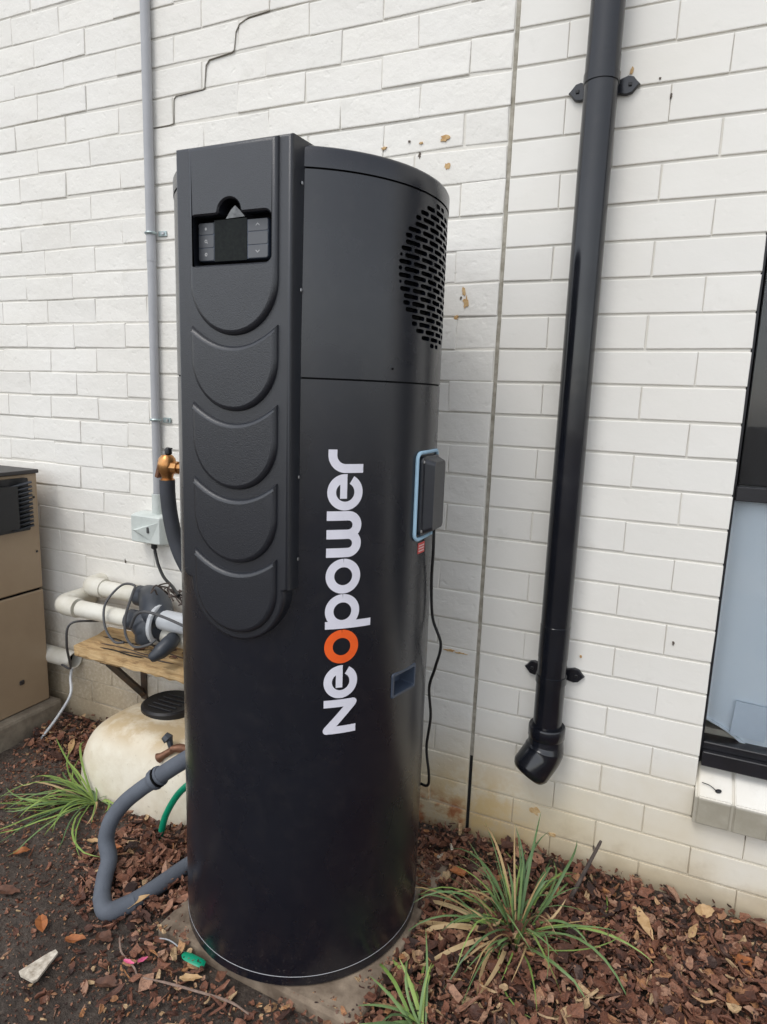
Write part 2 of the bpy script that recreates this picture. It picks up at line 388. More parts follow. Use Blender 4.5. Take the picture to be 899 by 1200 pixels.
# ================================================================== brick walls
CH = 0.086
def row_z(i): return 2.16 - CH * i
WIN_L, WIN_R, WIN_B, WIN_T = 0.604, 1.72, 0.41, 2.245
def brick_mesh(w, seed, rough, h=CH - .008, d=.06, bev=.0035):
    rnd = random.Random(seed); bm = bmesh.new(); bmesh.ops.create_cube(bm, size=1.0)
    for v in bm.verts:
        v.co = Vector((v.co.x * w, v.co.y * d + d / 2, v.co.z * h))
        if v.co.y < d * .5: v.co += Vector((rnd.uniform(-1, 1), rnd.uniform(-.5, .5), rnd.uniform(-1, 1))) * rough
    bmesh.ops.bevel(bm, geom=[e for e in bm.edges if all(v.co.y < d * .5 for v in e.verts)], offset=bev, segments=2, affect='EDGES', profile=.6)
    me = bpy.data.meshes.new('brick'); bm.to_mesh(me); bm.free(); me.materials.append(MP)
    for p in me.polygons: p.use_smooth = True
    me.set_sharp_from_angle(angle=math.radians(14)); return me
_meshes = {}
def place_brick(parent, x0, x1, i, side):
    rnd = random.Random(hash((round(x0, 3), i)) & 0xffff); w = x1 - x0
    if w < .012: return
    key = (round(w / .004), rnd.randrange(5), side)
    if key not in _meshes: _meshes[key] = brick_mesh(key[0] * .004, rnd.random(), .0030 if side == 'l' else .0010, h=CH - (.0060 if side == 'l' else .0066), bev=.0030 if side == 'l' else .0022)
    o = bpy.data.objects.new('brick', _meshes[key]); col.objects.link(o); o.parent = parent
    j = .0016 if side == 'l' else .0005
    o.location = Vector(((x0 + x1) / 2, rnd.uniform(-j, j), row_z(i) - CH / 2 + (rnd.uniform(-.0018, .0018) if side == 'l' else rnd.uniform(-.0006, .0006)))) - Vector(parent.location)
    o.scale = (w / (key[0] * .004), 1, 1)
    if side == 'l': o.rotation_euler = (rnd.uniform(-.010, .010), rnd.uniform(-.006, .006), rnd.uniform(-.006, .006))
    o.matrix_parent_inverse = Matrix.Identity(4)

wall_l = thing('brick_wall', 'rough white painted brick wall behind the water heater with a stepped crack', 'wall', (-1.1, 0, 0))
wall_r = thing('brick_wall', 'smooth white painted brick wall carrying the black downpipe beside the window', 'wall', (.3, 0, 0))
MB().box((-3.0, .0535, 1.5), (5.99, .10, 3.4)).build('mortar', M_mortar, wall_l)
mr = MB()
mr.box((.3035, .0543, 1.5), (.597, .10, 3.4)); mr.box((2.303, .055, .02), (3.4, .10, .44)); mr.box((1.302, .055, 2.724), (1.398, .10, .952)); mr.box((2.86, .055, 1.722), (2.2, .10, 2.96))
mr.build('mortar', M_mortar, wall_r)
extra = MB()
for i in range(-6, 26):
    rnd = random.Random(i * 31 + 5); off = -.015 if i % 2 == 0 else -.122
    xsb = []; x = off if i % 2 else off
    e = [-.0065]; x = off
    while x > -2.2:
        if x < -.03: e.append(x + rnd.uniform(-.007, .007))
        x -= .24
    e.append(-2.30 + (0 if i % 2 else .1))
    for a, b in zip(e[1:], e[:-1]):
        g = rnd.choice((.0004, .0010, .0018)); 
        if i >= -5: place_brick(wall_l, a + g, b - (g if b < -.01 else 0), i, 'l')
        else: extra.box(((a + b) / 2, .03, row_z(i) - CH / 2), (b - a - .006, .06, CH - .008), .003)
    x = e[-1]
    while x > -4.2: extra.box((x - .12, .03, row_z(i) - CH / 2), (.234, .06, CH - .008), .003); x -= .24
o = extra.build('brick_courses', MP, wall_l); o['kind'] = 'stuff'
extra = MB()
for i in range(-6, 26):
    rnd = random.Random(i * 17 + 3); zc = row_z(i) - CH / 2; x = .131 if i % 2 else .251
    e = [.0065]
    while x < 2.9:
        if x > .03: e.append(x + rnd.uniform(-.003, .003))
        x += .24
    inwin = zc + CH / 2 > .268 + .002 and zc < WIN_T
    for a, b in zip(e[:-1], e[1:]):
        g = rnd.choice((.0003, .0007, .0012, .0018)); a2 = a + (g if a > .01 else 0); b2 = b - g
        if inwin:
            if a2 >= WIN_L and b2 <= WIN_R: continue
            if a2 < WIN_L < b2: b2 = WIN_L
            elif a2 < WIN_L and WIN_L - b2 < .02: b2 = WIN_L
            elif a2 < WIN_R < b2: a2 = WIN_R
            elif a2 < WIN_L - .02 and b2 > WIN_L: b2 = WIN_L
            if a2 > WIN_L - .02 and b2 < WIN_R: continue
        if b2 < 1.05 and i >= -5: place_brick(wall_r, a2, b2, i, 'r')
        else: extra.box(((a2 + b2) / 2, .03, zc), (b2 - a2, .06, CH - .009), .003)
o = extra.build('brick_courses', MP, wall_r); o['kind'] = 'stuff'
# movement joint between the two walls
MB().box((0, .028, 1.63), (.0105, .05, 2.70), .001).build('joint_sealant', M_seal, wall_r)
MB().box((0, .031, .13), (.0125, .05, .30)).build('joint_sealant', M_black_gap, wall_r)
# stepped crack
crack = [(-.726, 2.53), (-.726, 2.447), (-.728, 2.420), (-.80, 2.416), (-.833, 2.404), (-.846, 2.385), (-.852, 2.338), (-.86, 2.333), (-.944, 2.326), (-.957, 2.312), (-.963, 2.250), (-.97, 2.247), (-1.074, 2.243), (-1.083, 2.235), (-1.086, 2.166), (-1.10, 2.163), (-1.169, 2.162)]
ck = MB(); vv = []
for i, (x, z) in enumerate(crack):
    p0, p1 = crack[max(i - 1, 0)], crack[min(i + 1, len(crack) - 1)]; t = Vector((p1[0] - p0[0], p1[1] - p0[1])).normalized(); w = .0008 + .0004 * math.sin(i * 2.3)
    vv += [(x - t.y * w, -.0024, z + t.x * w), (x + t.y * w, -.0024, z - t.x * w), (x, .004, z)]
ck.add(vv, [(3 * i, 3 * i + 3, 3 * i + 4, 3 * i + 1) for i in range(len(crack) - 1)] + [(3 * i + 1, 3 * i + 4, 3 * i + 5, 3 * i + 2) for i in range(len(crack) - 1)] + [(3 * i + 2, 3 * i + 5, 3 * i + 3, 3 * i) for i in range(len(crack) - 1)])
ck.build('crack', M('crack_shade', (.33, .31, .27), .9), wall_l)
# flaked paint spots
M_flake = M('bare_ochre_patch', (.62, .45, .24), .85, (.45, .26, .10), 60, .6)
M_hole = M('nail_hole', (.13, .105, .085), .9)
def flake(x, z, w, h, mat, parent, seed):
    rnd = random.Random(seed); n = 13; L = []
    for k in range(n):
        a = 2 * PI * k / n; q = rnd.uniform(.45, 1.1); L.append((x + w * q * math.cos(a), z + h * q * math.sin(a)))
    f = MB(); f.add([(p[0], -.0026, p[1]) for p in L] + [(p[0], .004, p[1]) for p in L], [tuple(range(n))] + [(k, (k + 1) % n, n + (k + 1) % n, n + k) for k in range(n)]); f.build('paint_flake', mat, parent)
for k, (x, z, w, h, mt, pr) in enumerate([(-.246, 1.983, .005, .010, M_hole, wall_l), (-.277, 2.021, .004, .004, M_hole, wall_l), (-.175, 2.017, .016, .008, M_flake, wall_l), (-.165, 1.948, .009, .011, M_flake, wall_l), (-.243, 2.013, .008, .004, M_flake, wall_l),
        (-.352, 2.012, .009, .005, M_flake, wall_l), (-.093, 1.596, .010, .020, M_flake, wall_l), (-.101, 1.625, .006, .014, M_flake, wall_l), (-.108, 1.608, .004, .005, M_hole, wall_l), (-.119, 1.558, .007, .008, M_flake, wall_l), (.281, 2.110, .006, .010, M_flake, wall_r),
        (-.085, .600, .022, .004, M_flake, wall_l), (-.05, .598, .020, .003, M_flake, wall_l), (.288, .655, .004, .006, M_flake, wall_r), (.345, 2.085, .003, .003, M_hole, wall_r), (.373, 2.045, .003, .008, M_hole, wall_r), (.512, .735, .0035, .008, M_hole, wall_r), (.20, .16, .016, .014, M_flake, wall_r), (.255, .10, .012, .008, M_flake, wall_r), (-1.355, .705, .003, .009, M_hole, wall_l), (.37, .095, .003, .010, M_hole, wall_r)]):
    flake(x, z, w, h, mt, pr, k + 3)

# ================================================================== window with sill
win = thing('window', 'black framed window with pale blue curtain in the white brick wall', 'window', (1.16, .06, .41))
def fr(name, x0, x1, z0, z1, y0=.022, y1=.085, bev=.002): return MB().box(((x0 + x1) / 2, (y0 + y1) / 2, (z0 + z1) / 2), (x1 - x0, y1 - y0, z1 - z0), bev).build(name, M_frame, win)
fr('frame_jamb', WIN_L + .001, WIN_L + .008, .412, 2.243, .03); fr('frame_jamb', 1.69, 1.718, .412, 2.243)
fr('frame_rail', WIN_L + .008, 1.69, .412, .452, .012, .085); fr('frame_rail', WIN_L + .008, 1.69, .452, .472, .030, .085); fr('frame_rail', WIN_L + .008, 1.69, 2.21, 2.243)
fr('transom', WIN_L + .008, 1.69, 1.115, 1.150, .018, .085)
MB().box((1.162, .042, .79), (1.088, .005, .640)).build('pane', M_glass, win)
MB().box((1.162, .042, 1.68), (1.088, .005, 1.06)).build('pane', M_glass, win)
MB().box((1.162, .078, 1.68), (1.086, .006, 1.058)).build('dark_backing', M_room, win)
cv = []; cf = []; NX, NZ = 60, 24
for j in range(NZ + 1):
    for i in range(NX + 1):
        x = .613 + 1.07 * i / NX; u = (x - .613)
        zb = .520 - .055 * sstep(0, .14, u) + .02 * sstep(.14, .3, u) - .01 * math.sin(u * 9); z = zb + (1.11 - zb) * j / NZ
        cv.append((x, .070 + .006 * math.sin(x * 26 + math.sin(x * 7) * 2) * (.3 + .7 * j / NZ) + .006 * math.exp(-j * .6), z))
cf = [(j * (NX + 1) + i, j * (NX + 1) + i + 1, (j + 1) * (NX + 1) + i + 1, (j + 1) * (NX + 1) + i) for j in range(NZ) for i in range(NX)]
cu = MB().add(cv, cf, True).build('curtain', M_curtain, win, fix=False)
hem = smooth_path([(p[0], p[1] - .004, p[2]) for p in cv[:NX + 1:3]], 3); MB().tube(hem, .004, 6).build('curtain_hem', M_curtain, cu)
MB().box((.715, .058, .540), (.080, .003, .095), 0, rot=Matrix.Rotation(.05, 3, 'Y')).build('sheet', M_patch, win)
MB().box((1.162, .19, .470), (1.10, .20, .03), .003).build('inner_sill', M_cream, win)
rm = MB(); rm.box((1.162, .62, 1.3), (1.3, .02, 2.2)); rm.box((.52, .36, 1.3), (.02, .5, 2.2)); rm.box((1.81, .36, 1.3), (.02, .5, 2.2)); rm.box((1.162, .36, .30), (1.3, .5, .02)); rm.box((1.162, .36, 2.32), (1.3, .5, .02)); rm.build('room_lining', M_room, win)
sill = thing('window_sill', 'sloping brick sill painted off-white under the black window frame', 'sill', (1.1, 0, .27))
x = .611; k = 0
while x < 1.70:
    w = .078; rnd = random.Random(k); b = MB()
    y0, y1 = -.031 + rnd.uniform(-.001, .001), .09; zf, zb = .349, .4105
    L0 = [(y0, .272), (y0, zf), (y1, zb + .012), (y1, .272)]
    bm = bmesh.new(); A = [bm.verts.new((x, *p)) for p in L0]; B = [bm.verts.new((x + w, *p)) for p in L0]
    bm.faces.new(A); bm.faces.new(B[::-1])
    for q in range(4): bm.faces.new((A[q], B[q], B[(q + 1) % 4], A[(q + 1) % 4]))
    bmesh.ops.recalc_face_normals(bm, faces=bm.faces); bmesh.ops.bevel(bm, geom=bm.edges[:], offset=.003, segments=2, affect='EDGES'); bm.verts.index_update()
    b.add([v.co for v in bm.verts], [[v.index for v in f.verts] for f in bm.faces]); bm.free(); b.build('brick', MP, sill); x += .0845; k += 1
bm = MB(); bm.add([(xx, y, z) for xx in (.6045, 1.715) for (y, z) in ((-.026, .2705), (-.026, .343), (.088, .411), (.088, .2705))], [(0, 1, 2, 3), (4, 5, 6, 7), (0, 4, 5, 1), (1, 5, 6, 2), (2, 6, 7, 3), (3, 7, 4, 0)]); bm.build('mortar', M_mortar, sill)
cat_ = tag(MB().tube(smooth_path([(.618, -.003, .374), (.636, -.005, .372), (.650, -.010, .366), (.655, -.013, .362)], 4), [.0011] * 12 + [.0011], 6).tube(smooth_path([(.650, -.012, .3635), (.657, -.012, .3655), (.664, -.009, .366)], 4), [.002, .0035, .0045, .0050, .0052, .0050, .0045, .0035, .002], 8).build('dried_bud', M_dark), 'small black dried bud with thin stalk lying on the window sill', 'debris')

# ================================================================== heat pump water heater
hp = thing('heat_pump_water_heater', 'tall charcoal cylindrical heat pump water heater with embossed front cover', 'water heater', (TX, TY, .04))
def cyl(s, z, off=0.0): a = s / TR; return (TX + (TR + off) * math.cos(a), TY + (TR + off) * math.sin(a), z)
Z0, Z1, ZM, ZC, ZT = .040, .0655, 1.365, 1.729, 1.7675
C0 = (TX, TY, 0)
# lower shell with the opening for the grip recess
HS0, HS1, HZ0, HZ1 = -.1090, -.0330, .697, .741
N = 180; angs = sorted(set([round(-PI + 2 * PI * k / N, 6) for k in range(N)] + [HS0 / TR, HS1 / TR])); zl = [Z1 + .0015, HZ0, HZ1, ZM - .0020]
vv = []; ff = []
zs_all = [Z1 + .0015, .30, HZ0, HZ1, 1.05, ZM - .0020]
for a in angs:
    for z in zs_all: vv.append((TX + TR * math.cos(a), TY + TR * math.sin(a), z))
na, nz = len(angs), len(zs_all)
for i in range(na):
    am = angs[i] + .001
    for j in range(nz - 1):
        if j == 2 and HS0 / TR <= am < HS1 / TR: continue
        ff.append((i * nz + j, ((i + 1) % na) * nz + j, ((i + 1) % na) * nz + j + 1, i * nz + j + 1))
low = MB().add(vv, ff, True).build('lower_shell', M_shell, hp, fix=False)
MB().lathe([(TR - .006, Z1), (TR - .006, ZC)], C0, 120).build('inner_core', M_inner, hp) if False else None
MB().lathe([(TR - .004, Z0), (TR, Z0 + .004), (TR, Z1 - .001)], C0, 120).lathe([(.02, Z0), (TR - .004, Z0)], C0, 120).build('base_ring', M_shell, hp)
MB().tube([(TX + (TR - .0006) * math.cos(2 * PI * k / 160), TY + (TR - .0006) * math.sin(2 * PI * k / 160), Z1 + .0003) for k in range(161)], .0010, 6, False).build('base_seam', M_conduit, hp)
# dark liner seen in the two seams
MB().lathe([(TR - .003, ZM - .02), (TR - .003, ZM + .02)], C0, 120, -PI / 2 + .4, 1.5 * PI - .4).build('seam_liner', M_inner, hp); MB().lathe([(TR - .003, ZC - .015), (TR - .003, ZC + .015)], C0, 120).build('seam_liner', M_inner, hp)
# upper shell: plain round the back, ventilated on the side
VR, VZ, RP, SP, SH, SL = .1385, 1.580, .0124, .0505, .0087, .0445
SG = .2                                                   # the ventilated sheet spans +-SG along the arc
A0, A1 = SG / TR, -PI / 2 - .36 + 2 * PI
MB().lathe([(TR, ZM + .0015), (TR, ZC - .0015)], C0, 110, A0, A1).lathe([(TR, ZM + .0015), (TR, ZC - .0015)], C0, 20, -PI / 2 + .36, -A0).build('upper_shell', M_shell, hp)
vent = MB(); nrow = int((ZC - .0015 - (ZM + .0015)) / RP); zb0 = VZ - RP / 2
rows = []; z = zb0
while z - RP > ZM + .0015: z -= RP
rows.append((ZM + .0015, z))
while z + RP < ZC - .0015: rows.append((z, z + RP)); z += RP
rows.append((z, ZC - .0015))
D = .0018
for ri, (za, zb_) in enumerate(rows):
    offs = (ri % 2) * SP / 2; zc = (za + zb_) / 2; cells = []
    dzc = zc - VZ; half = math.sqrt(max(0, VR * VR - dzc * dzc)) if abs(dzc) < VR else 0
    full = abs((zb_ - za) - RP) < 1e-4
    k0 = int(-SG / SP) - 2; edges = [-SG]
    for k in range(k0, -k0 + 1):
        e = k * SP + offs
        if -SG + .001 < e < SG - .001: edges.append(e)
    edges.append(SG)
    for a, b in zip(edges[:-1], edges[1:]):
        s0 = max(a + (SP - SL) / 2, -half); s1 = min(b - (SP - SL) / 2, half)
        pts_n = 4
        if full and s1 - s0 > .007:
            def plain(p, q):
                m = max(1, int((q - p) / .012)); V = [cyl(p + (q - p) * w_ / m, z_) for z_ in (za, zb_) for w_ in range(m + 1)]
                vent.add(V, [(w_, w_ + 1, m + 1 + w_ + 1, m + 1 + w_) for w_ in range(m)], True)
            if s0 - a > .006: plain(a, s0 - .004); a = s0 - .004
            if b - s1 > .006: plain(s1 + .004, b); b = s1 + .004
            r = SH / 2; cs0, cs1 = s0 + r, s1 - r; inner = []
            if cs1 < cs0: cs0 = cs1 = (s0 + s1) / 2; r = (s1 - s0) / 2
            bot = [(cs0 + (cs1 - cs0) * q / 3, zc - r) for q in range(4)]; top = [(p[0], zc + r) for p in reversed(bot)]
            inner = bot + [(cs1 + r * .75, zc - r * .66), (cs1 + r, zc), (cs1 + r * .75, zc + r * .66)] + top + [(cs0 - r * .75, zc + r * .66), (cs0 - r, zc), (cs0 - r * .75, zc - r * .66)]
            outb = [(a, za)] + [(a + (b - a) * q / 3, za) for q in (1, 2)] + [(b, za)]
            outer = outb + [(b, za + (zb_ - za) * .25), (b, zc), (b, za + (zb_ - za) * .75)] + [(p[0], zb_) for p in reversed(outb)] + [(a, za + (zb_ - za) * .75), (a, zc), (a, za + (zb_ - za) * .25)]
            n = len(inner); V = [cyl(*p) for p in outer] + [cyl(*p) for p in inner] + [cyl(*p, -.012) for p in inner]
            vent.add(V, [(q, (q + 1) % n, n + (q + 1) % n, n + q) for q in range(n)], True)
            vent.add(V[n:], [(q, (q + 1) % n, n + (q + 1) % n, n + q) for q in range(n)], False)
        else:
            m = 4; V = [cyl(a + (b - a) * q / m, z_) for z_ in (za, zb_) for q in range(m + 1)]
            vent.add(V, [(q, q + 1, m + 1 + q + 1, m + 1 + q) for q in range(m)], True)
ve = vent.build('vent_grille', M_shell, hp, fix=True)
MB().lathe([(TR - .035, 1.42), (TR - .035, 1.725)], C0, 40, -.8, .8).build('vent_interior', M_inner, hp)
# lid
MB().lathe([(TR + .0015, ZC + .0015), (TR + .0015, ZT - .008), (TR - .001, ZT - .003), (TR - .006, ZT), (.001, ZT + .004)], C0, 140).lathe([(TR - .003, ZC + .0015), (TR + .0015, ZC + .0015)], C0, 140).build('top_lid', M_shell, hp)
# moulded front cover
XC, HW = -.3165, .1265
YB, YP = -.738, -.7475
oc = [(XC - HW, 1.7735), (XC - HW, .975)]
for k in range(7): a = k / 6 * PI / 2; oc.append((XC - HW + .0 + .020 * (1 - math.cos(a)), .975 - .02 * math.sin(a)))
for k in range(1, 40):
    a = PI + PI * k / 40; oc.append((-.311 + .1115 * math.cos(a), .956 + .1135 * math.sin(a)))
oc += [(-.2005, .958), (XC + HW, .962), (XC + HW, 1.7735)]
window_o = []
NR = .0245; nzc = 1.650
for p in rrect(-.404, -.2255, 1.5635, 1.6505, .014): window_o.append(p)
# notch in the upper rim
wl = [p for p in window_o]; up = [(XN := -.315) + NR * math.cos(a) for a in []]
idx = next(i for i in range(len(wl)) if wl[i][0] < -.3 and wl[i][1] > 1.64)
notch = [(-.315 + NR + .004, 1.6505), (-.315 + NR, 1.6535)] + [(-.315 + NR * math.cos(PI * k / 12), 1.6535 + .0225 * math.sin(PI * k / 12)) for k in range(1, 12)] + [(-.315 - NR, 1.6535), (-.315 - NR - .004, 1.6505)]
window_o = wl[:idx] + notch + wl[idx:]
cover = MB()
o1 = ccw(oc); n = len(o1)
relief(cover, oc, -.7300, YB, .006, [inset(ccw(window_o), -.0015)], deep=-.70)
cover.add([(p[0] + (.006 if p[0] > XC else -.006) * (1 if p[1] > .97 else 0), -.66, p[1]) for p in o1] + [(p[0], -.7300, p[1]) for p in o1], [(i, (i + 1) % n, n + (i + 1) % n, n + i) for i in range(n)])
cov = cover.build('front_cover', M_cover, hp)
px, pw = -.311, .0965
def u_bottom(zb, b=.097, n=28): return [(px + pw * math.cos(PI + PI * k / n), zb + b + b * math.sin(PI + PI * k / n)) for k in range(n + 1)]
p1 = [(px - pw, 1.7700)] + u_bottom(1.438) + [(px + pw, 1.7700)]
relief(MB(), p1, -.7375, YP, .0090, [window_o], deep=-.728).v
mb = MB(); relief(mb, p1, -.7375, YP, .0090, [window_o], deep=-.728); mb.build('raised_panel', M_cover, cov)
for zs, zb in ((1.4570, 1.2985), (1.3145, 1.1485), (1.1685, 1.0030), (1.0225, .8590)):
    sm = [(px + pw * math.sin(t) , zs - .0385 * (math.cos(t * .97)) ** 1.1) for t in np.linspace(PI / 2 * .985, -PI / 2 * .985, 25)]
    sm = [(px + pw * u, zs - .0385 * (1 - u * u)) for u in np.linspace(1, -1, 27)]
    mb = MB(); relief(mb, u_bottom(zb, min(.097, zs - zb - .03)) + sm[1:-1] if False else u_bottom(zb) + sm, -.7375, YP, .0090); mb.build('raised_panel', M_cover, cov)
# control panel in its recess
MB().box((-.315, -.7135, 1.617), (.19, .003, .125)).build('control_recess', M_inner, cov)
def ctl(outline, yb, yf, bev, name, mat, parent): b = MB(); relief(b, outline, yb, yf, bev); return b.build(name, mat, parent)
cp = ctl(rrect(-.3990, -.2415, 1.5735, 1.6435, .006), -.715, -.7290, .0015, 'control_panel', M_handle, hp)
ctl(rrect(-.3610, -.2880, 1.5725, 1.6455, .001), -.7290, -.7300, .0004, 'screen', M_screen, cp)
for (x0, x1, z0, z1) in [(-.3970, -.3625, 1.6215, 1.6420), (-.3970, -.3625, 1.5985, 1.6205), (-.3970, -.3625, 1.5755, 1.5975), (-.2865, -.2435, 1.6215, 1.6420), (-.2865, -.2435, 1.5985, 1.6205), (-.2865, -.2435, 1.5755, 1.5975)]:
    ctl(rrect(x0, x1, z0, z1, .003, 3), -.7290, -.7298, .0006, 'button', M_button, cp)
def stroke2d(mb, pts, w, fn, o=0.0):
    n = len(pts); V = []
    for i, p in enumerate(pts):
        a, b = Vector(pts[max(i - 1, 0)]), Vector(pts[min(i + 1, n - 1)]); t = (b - a).normalized(); nn = Vector((-t.y, t.x)) * (w / 2)
        if 0 < i < n - 1:
            t1 = (Vector(p) - a).normalized(); nn /= max(.6, abs(nn.normalized().dot(Vector((-t1.y, t1.x)))))
        V += [fn(p[0] + nn.x, p[1] + nn.y, o), fn(p[0] - nn.x, p[1] - nn.y, o)]
    mb.add(V, [(2 * i, 2 * i + 1, 2 * i + 3, 2 * i + 2) for i in range(n - 1)], False)
pf = lambda x, z, o: (x, -.7302 - o, z)
cx = -.3800
def icon(*strokes):
    b = MB()
    for q, (pts, w) in enumerate(strokes): stroke2d(b, pts, w, pf, .0001 * q)
    b.build('button_icon', M_icon, cp, fix=False)
ring = lambda z, r: [(cx + r * math.cos(t), z + r * math.sin(t)) for t in np.linspace(0, 2 * PI, 13)]
for cz, ch in ((1.6325, 1), (1.5865, -1)): icon(([(-.2690, cz - .002 * ch), (-.2650, cz + .0018 * ch), (-.2610, cz - .002 * ch)], .0013))
icon(([(cx - .0022, 1.6315), (cx + .0022, 1.6315)], .0036), ([(cx, 1.6285), (cx, 1.6345)], .0012))
icon((ring(1.6098, .0024), .0012), ([(cx + .0016, 1.6082), (cx + .0042, 1.6058)], .0013))
icon((ring(1.5865, .0022), .0018), ([(cx, 1.5825), (cx, 1.5845)], .0014))
MB().add([(-.3335, -.7312, 1.6460), (-.2915, -.7312, 1.6475), (-.2985, -.7345, 1.6560), (-.3080, -.7375, 1.6655), (-.3190, -.7360, 1.6585)], [(0, 1, 2, 3, 4)]).build('film_tab', M_film, cp, fix=False)
# grip recess
hb = MB(); fr_ = rrect(HS0 - .007, HS1 + .007, HZ0 - .007, HZ1 + .007, .006, 4); inn = rrect(HS0, HS1, HZ0, HZ1, .003, 4); n = len(fr_)
L0 = [cyl(*p, .0003) for p in fr_]; L1 = [cyl(p[0], p[1], .0032) for p in inset(ccw(fr_), .0018)]; L2 = [cyl(*p, .0028) for p in inn]; L3 = [cyl(p[0] + .006 * (1 if p[0] < -.07 else -.4), p[1] + (.004 if p[1] < .72 else -.006), -.034) for p in inn]
for a, b in ((L0, L1), (L1, L2), (L2, L3)): hb.add(a + b, [(i, (i + 1) % n, n + (i + 1) % n, n + i) for i in range(n)])
hb.add(L3, [tuple(range(n))]); hb.build('hand_grip', M_handle, hp, fix=True)
# lettering: word runs upwards; (z along the word, v up from the baseline)
def lf(z, v, o): return cyl(-.2050 - v, z, .0007 + o)
XH, SW = .0715, .0178
def dens(pts, d=.004):
    out = [pts[0]]
    for a, b in zip(pts[:-1], pts[1:]):
        k = max(1, int(math.hypot(b[0] - a[0], b[1] - a[1]) / d)); out += [(a[0] + (b[0] - a[0]) * q / k, a[1] + (b[1] - a[1]) * q / k) for q in range(1, k + 1)]
    return out
def arc(cx, cy, r, a0, a1, n=40): return [(cx + r * math.cos(math.radians(a0 + (a1 - a0) * k / n)), cy + r * math.sin(math.radians(a0 + (a1 - a0) * k / n))) for k in range(n + 1)]
def letter(strokes, mat, label=None):
    b = MB()
    for k, (pts, w) in enumerate(strokes): stroke2d(b, pts, w, lf, .00012 * k)
    o = b.build('letter', mat, hp, fix=False)
    if label: o['label'] = label
RO, RI = .0358, .0185; RM, RW = (RO + RI) / 2, RO - RI; VC = XH / 2
disc = lambda cx, cy, r: (arc(cx, cy, r / 2, 0, 360, 20), r)
letter([(dens([(.6515, .001), (.6515, XH - .008)]), .0165), (dens([(.7105, .008), (.7105, XH - .001)]), .0165), (dens([(.6515, XH - .0085), (.7105, .0085)]), .0180), disc(.6515, XH - .0085, .0083), disc(.7105, .0085, .0083)], M_white_print)
def e_letter(zc): letter([(arc(zc, VC, RM, -7, 332, 50), RW), (dens([(zc - .0125, VC + .0035), (zc + .0270, VC + .0035)]), .0140)], M_white_print)
e_letter(.7575)
letter([(arc(.8335, VC, RM, 0, 360, 48), RW)], M_orange, 'orange ring letter')
letter([(arc(.9085, VC, RM, 0, 360, 48), RW), (dens([(.8800, -.0265), (.8800, XH - .0005)]), .0160)], M_white_print)
letter([(arc(.9812, VC, RM, 0, 360, 48), RW)], M_white_print)
letter([(dens([(1.0295, XH), (1.0295, .0285)]) + arc(1.0480, .0285, .0185, 180, 360, 20)[1:], .0187), (dens([(1.0665, XH), (1.0665, .0285)]) + arc(1.0850, .0285, .0185, 180, 360, 20)[1:] + dens([(1.1035, .0285), (1.1035, XH)])[1:], .0187)], M_white_print)
e_letter(1.1500)
letter([(dens([(1.1965, .0), (1.1965, .036)]) + arc(1.2225, .036, .026, 180, 90, 16)[1:] + dens([(1.2225, .062), (1.2330, .062)])[1:], .0172)], M_white_print)
# terminal cover with gasket, sticker and cord
gk = [cyl(p[0], p[1], .003) for p in rrect(-.061, .061, 1.035, 1.222, .014)]
MB().tube(gk + [gk[0]], .0042, 8, False).build('gasket', M_gasket, hp)
tb = MB(); bo = rrect(-.052, .052, 1.043, 1.214, .012); bi = rrect(-.034, .040, 1.052, 1.205, .010); n = len(bo)
X0 = TX + TR
L0 = [(X0 - .008, TY + p[0], p[1]) for p in bo]; L1 = [(X0 + .006, TY + p[0], p[1]) for p in bo]; L2 = [(X0 + .009, TY + p[0] * .985, (p[1] - 1.128) * .99 + 1.128) for p in bi]; L2 = [(X0 + .008, TY + a[0] * .55 + b[0] * .45, a[1] * .6 + b[1] * .4) for a, b in zip(bo, bi)]
L3 = [(X0 + .022, TY + p[0], p[1]) for p in bi]; L4 = [(X0 + .026, TY + p[0] * .93, (p[1] - 1.128) * .97 + 1.128) for p in bi]
for a, b in ((L0, L1), (L1, L2), (L2, L3), (L3, L4)): tb.add(a + b, [(i, (i + 1) % n, n + (i + 1) % n, n + i) for i in range(n)])
tb.add(L4, [tuple(range(n))]); tcv = tb.build('terminal_cover', M_cover, hp)
for (s, z) in ((-.047, 1.203), (-.047, 1.054), (.047, 1.203), (.047, 1.054)): MB().box((X0 + .007, TY + s, z), (.003, .006, .006), .001).build('screw', M_steel, tcv)
def patch(s0, s1, z0, z1, off, name, mat, parent):
    m = 6; return MB().add([cyl(s0 + (s1 - s0) * q / m, z, off) for z in (z0, z1) for q in range(m + 1)], [(q, q + 1, m + 2 + q, m + 1 + q) for q in range(m)]).build(name, mat, parent, fix=False)
stk = patch(-.040, -.005, 1.001, 1.025, .0006, 'warning_sticker', M_red, hp)
for z in (1.0185, 1.0125, 1.0065): patch(-.036, -.009, z - .0014, z + .0014, .0010, 'sticker_line', M_sticker, stk)
for (s, z) in ((-28.06 * PI / 180 * TR, 1.390),): 
    if z < 1.4: MB().box(cyl(s, z, .001), (.004, .004, .004), .001).build('screw', M_inner, hp)
for z in (1.70, 1.52, 1.18, 1.02): MB().box((XC + HW + .004, -.708, z), (.002, .006, .006), .0008).build('screw', M_steel, cov)
cord = smooth_path([(X0 + .012, TY + .02, 1.055), (X0 + .012, TY + .024, 1.00), (-.018, -.395, .92), (-.016, -.38, .83), (.004, -.37, .765), (-.010, -.36, .70), (-.026, -.35, .64), (-.022, -.34, .56), (-.032, -.33, .47), (-.024, -.325, .395), (-.036, -.30, .345), (-.09, -.26, .325)], 8)
MB().tube(cord, .0036, 8).build('power_cord', M_black_cable, hp)
MB().box((-.640, -.385, .455), (.030, .055, .31), .004).build('side_cover', M_dark, hp)

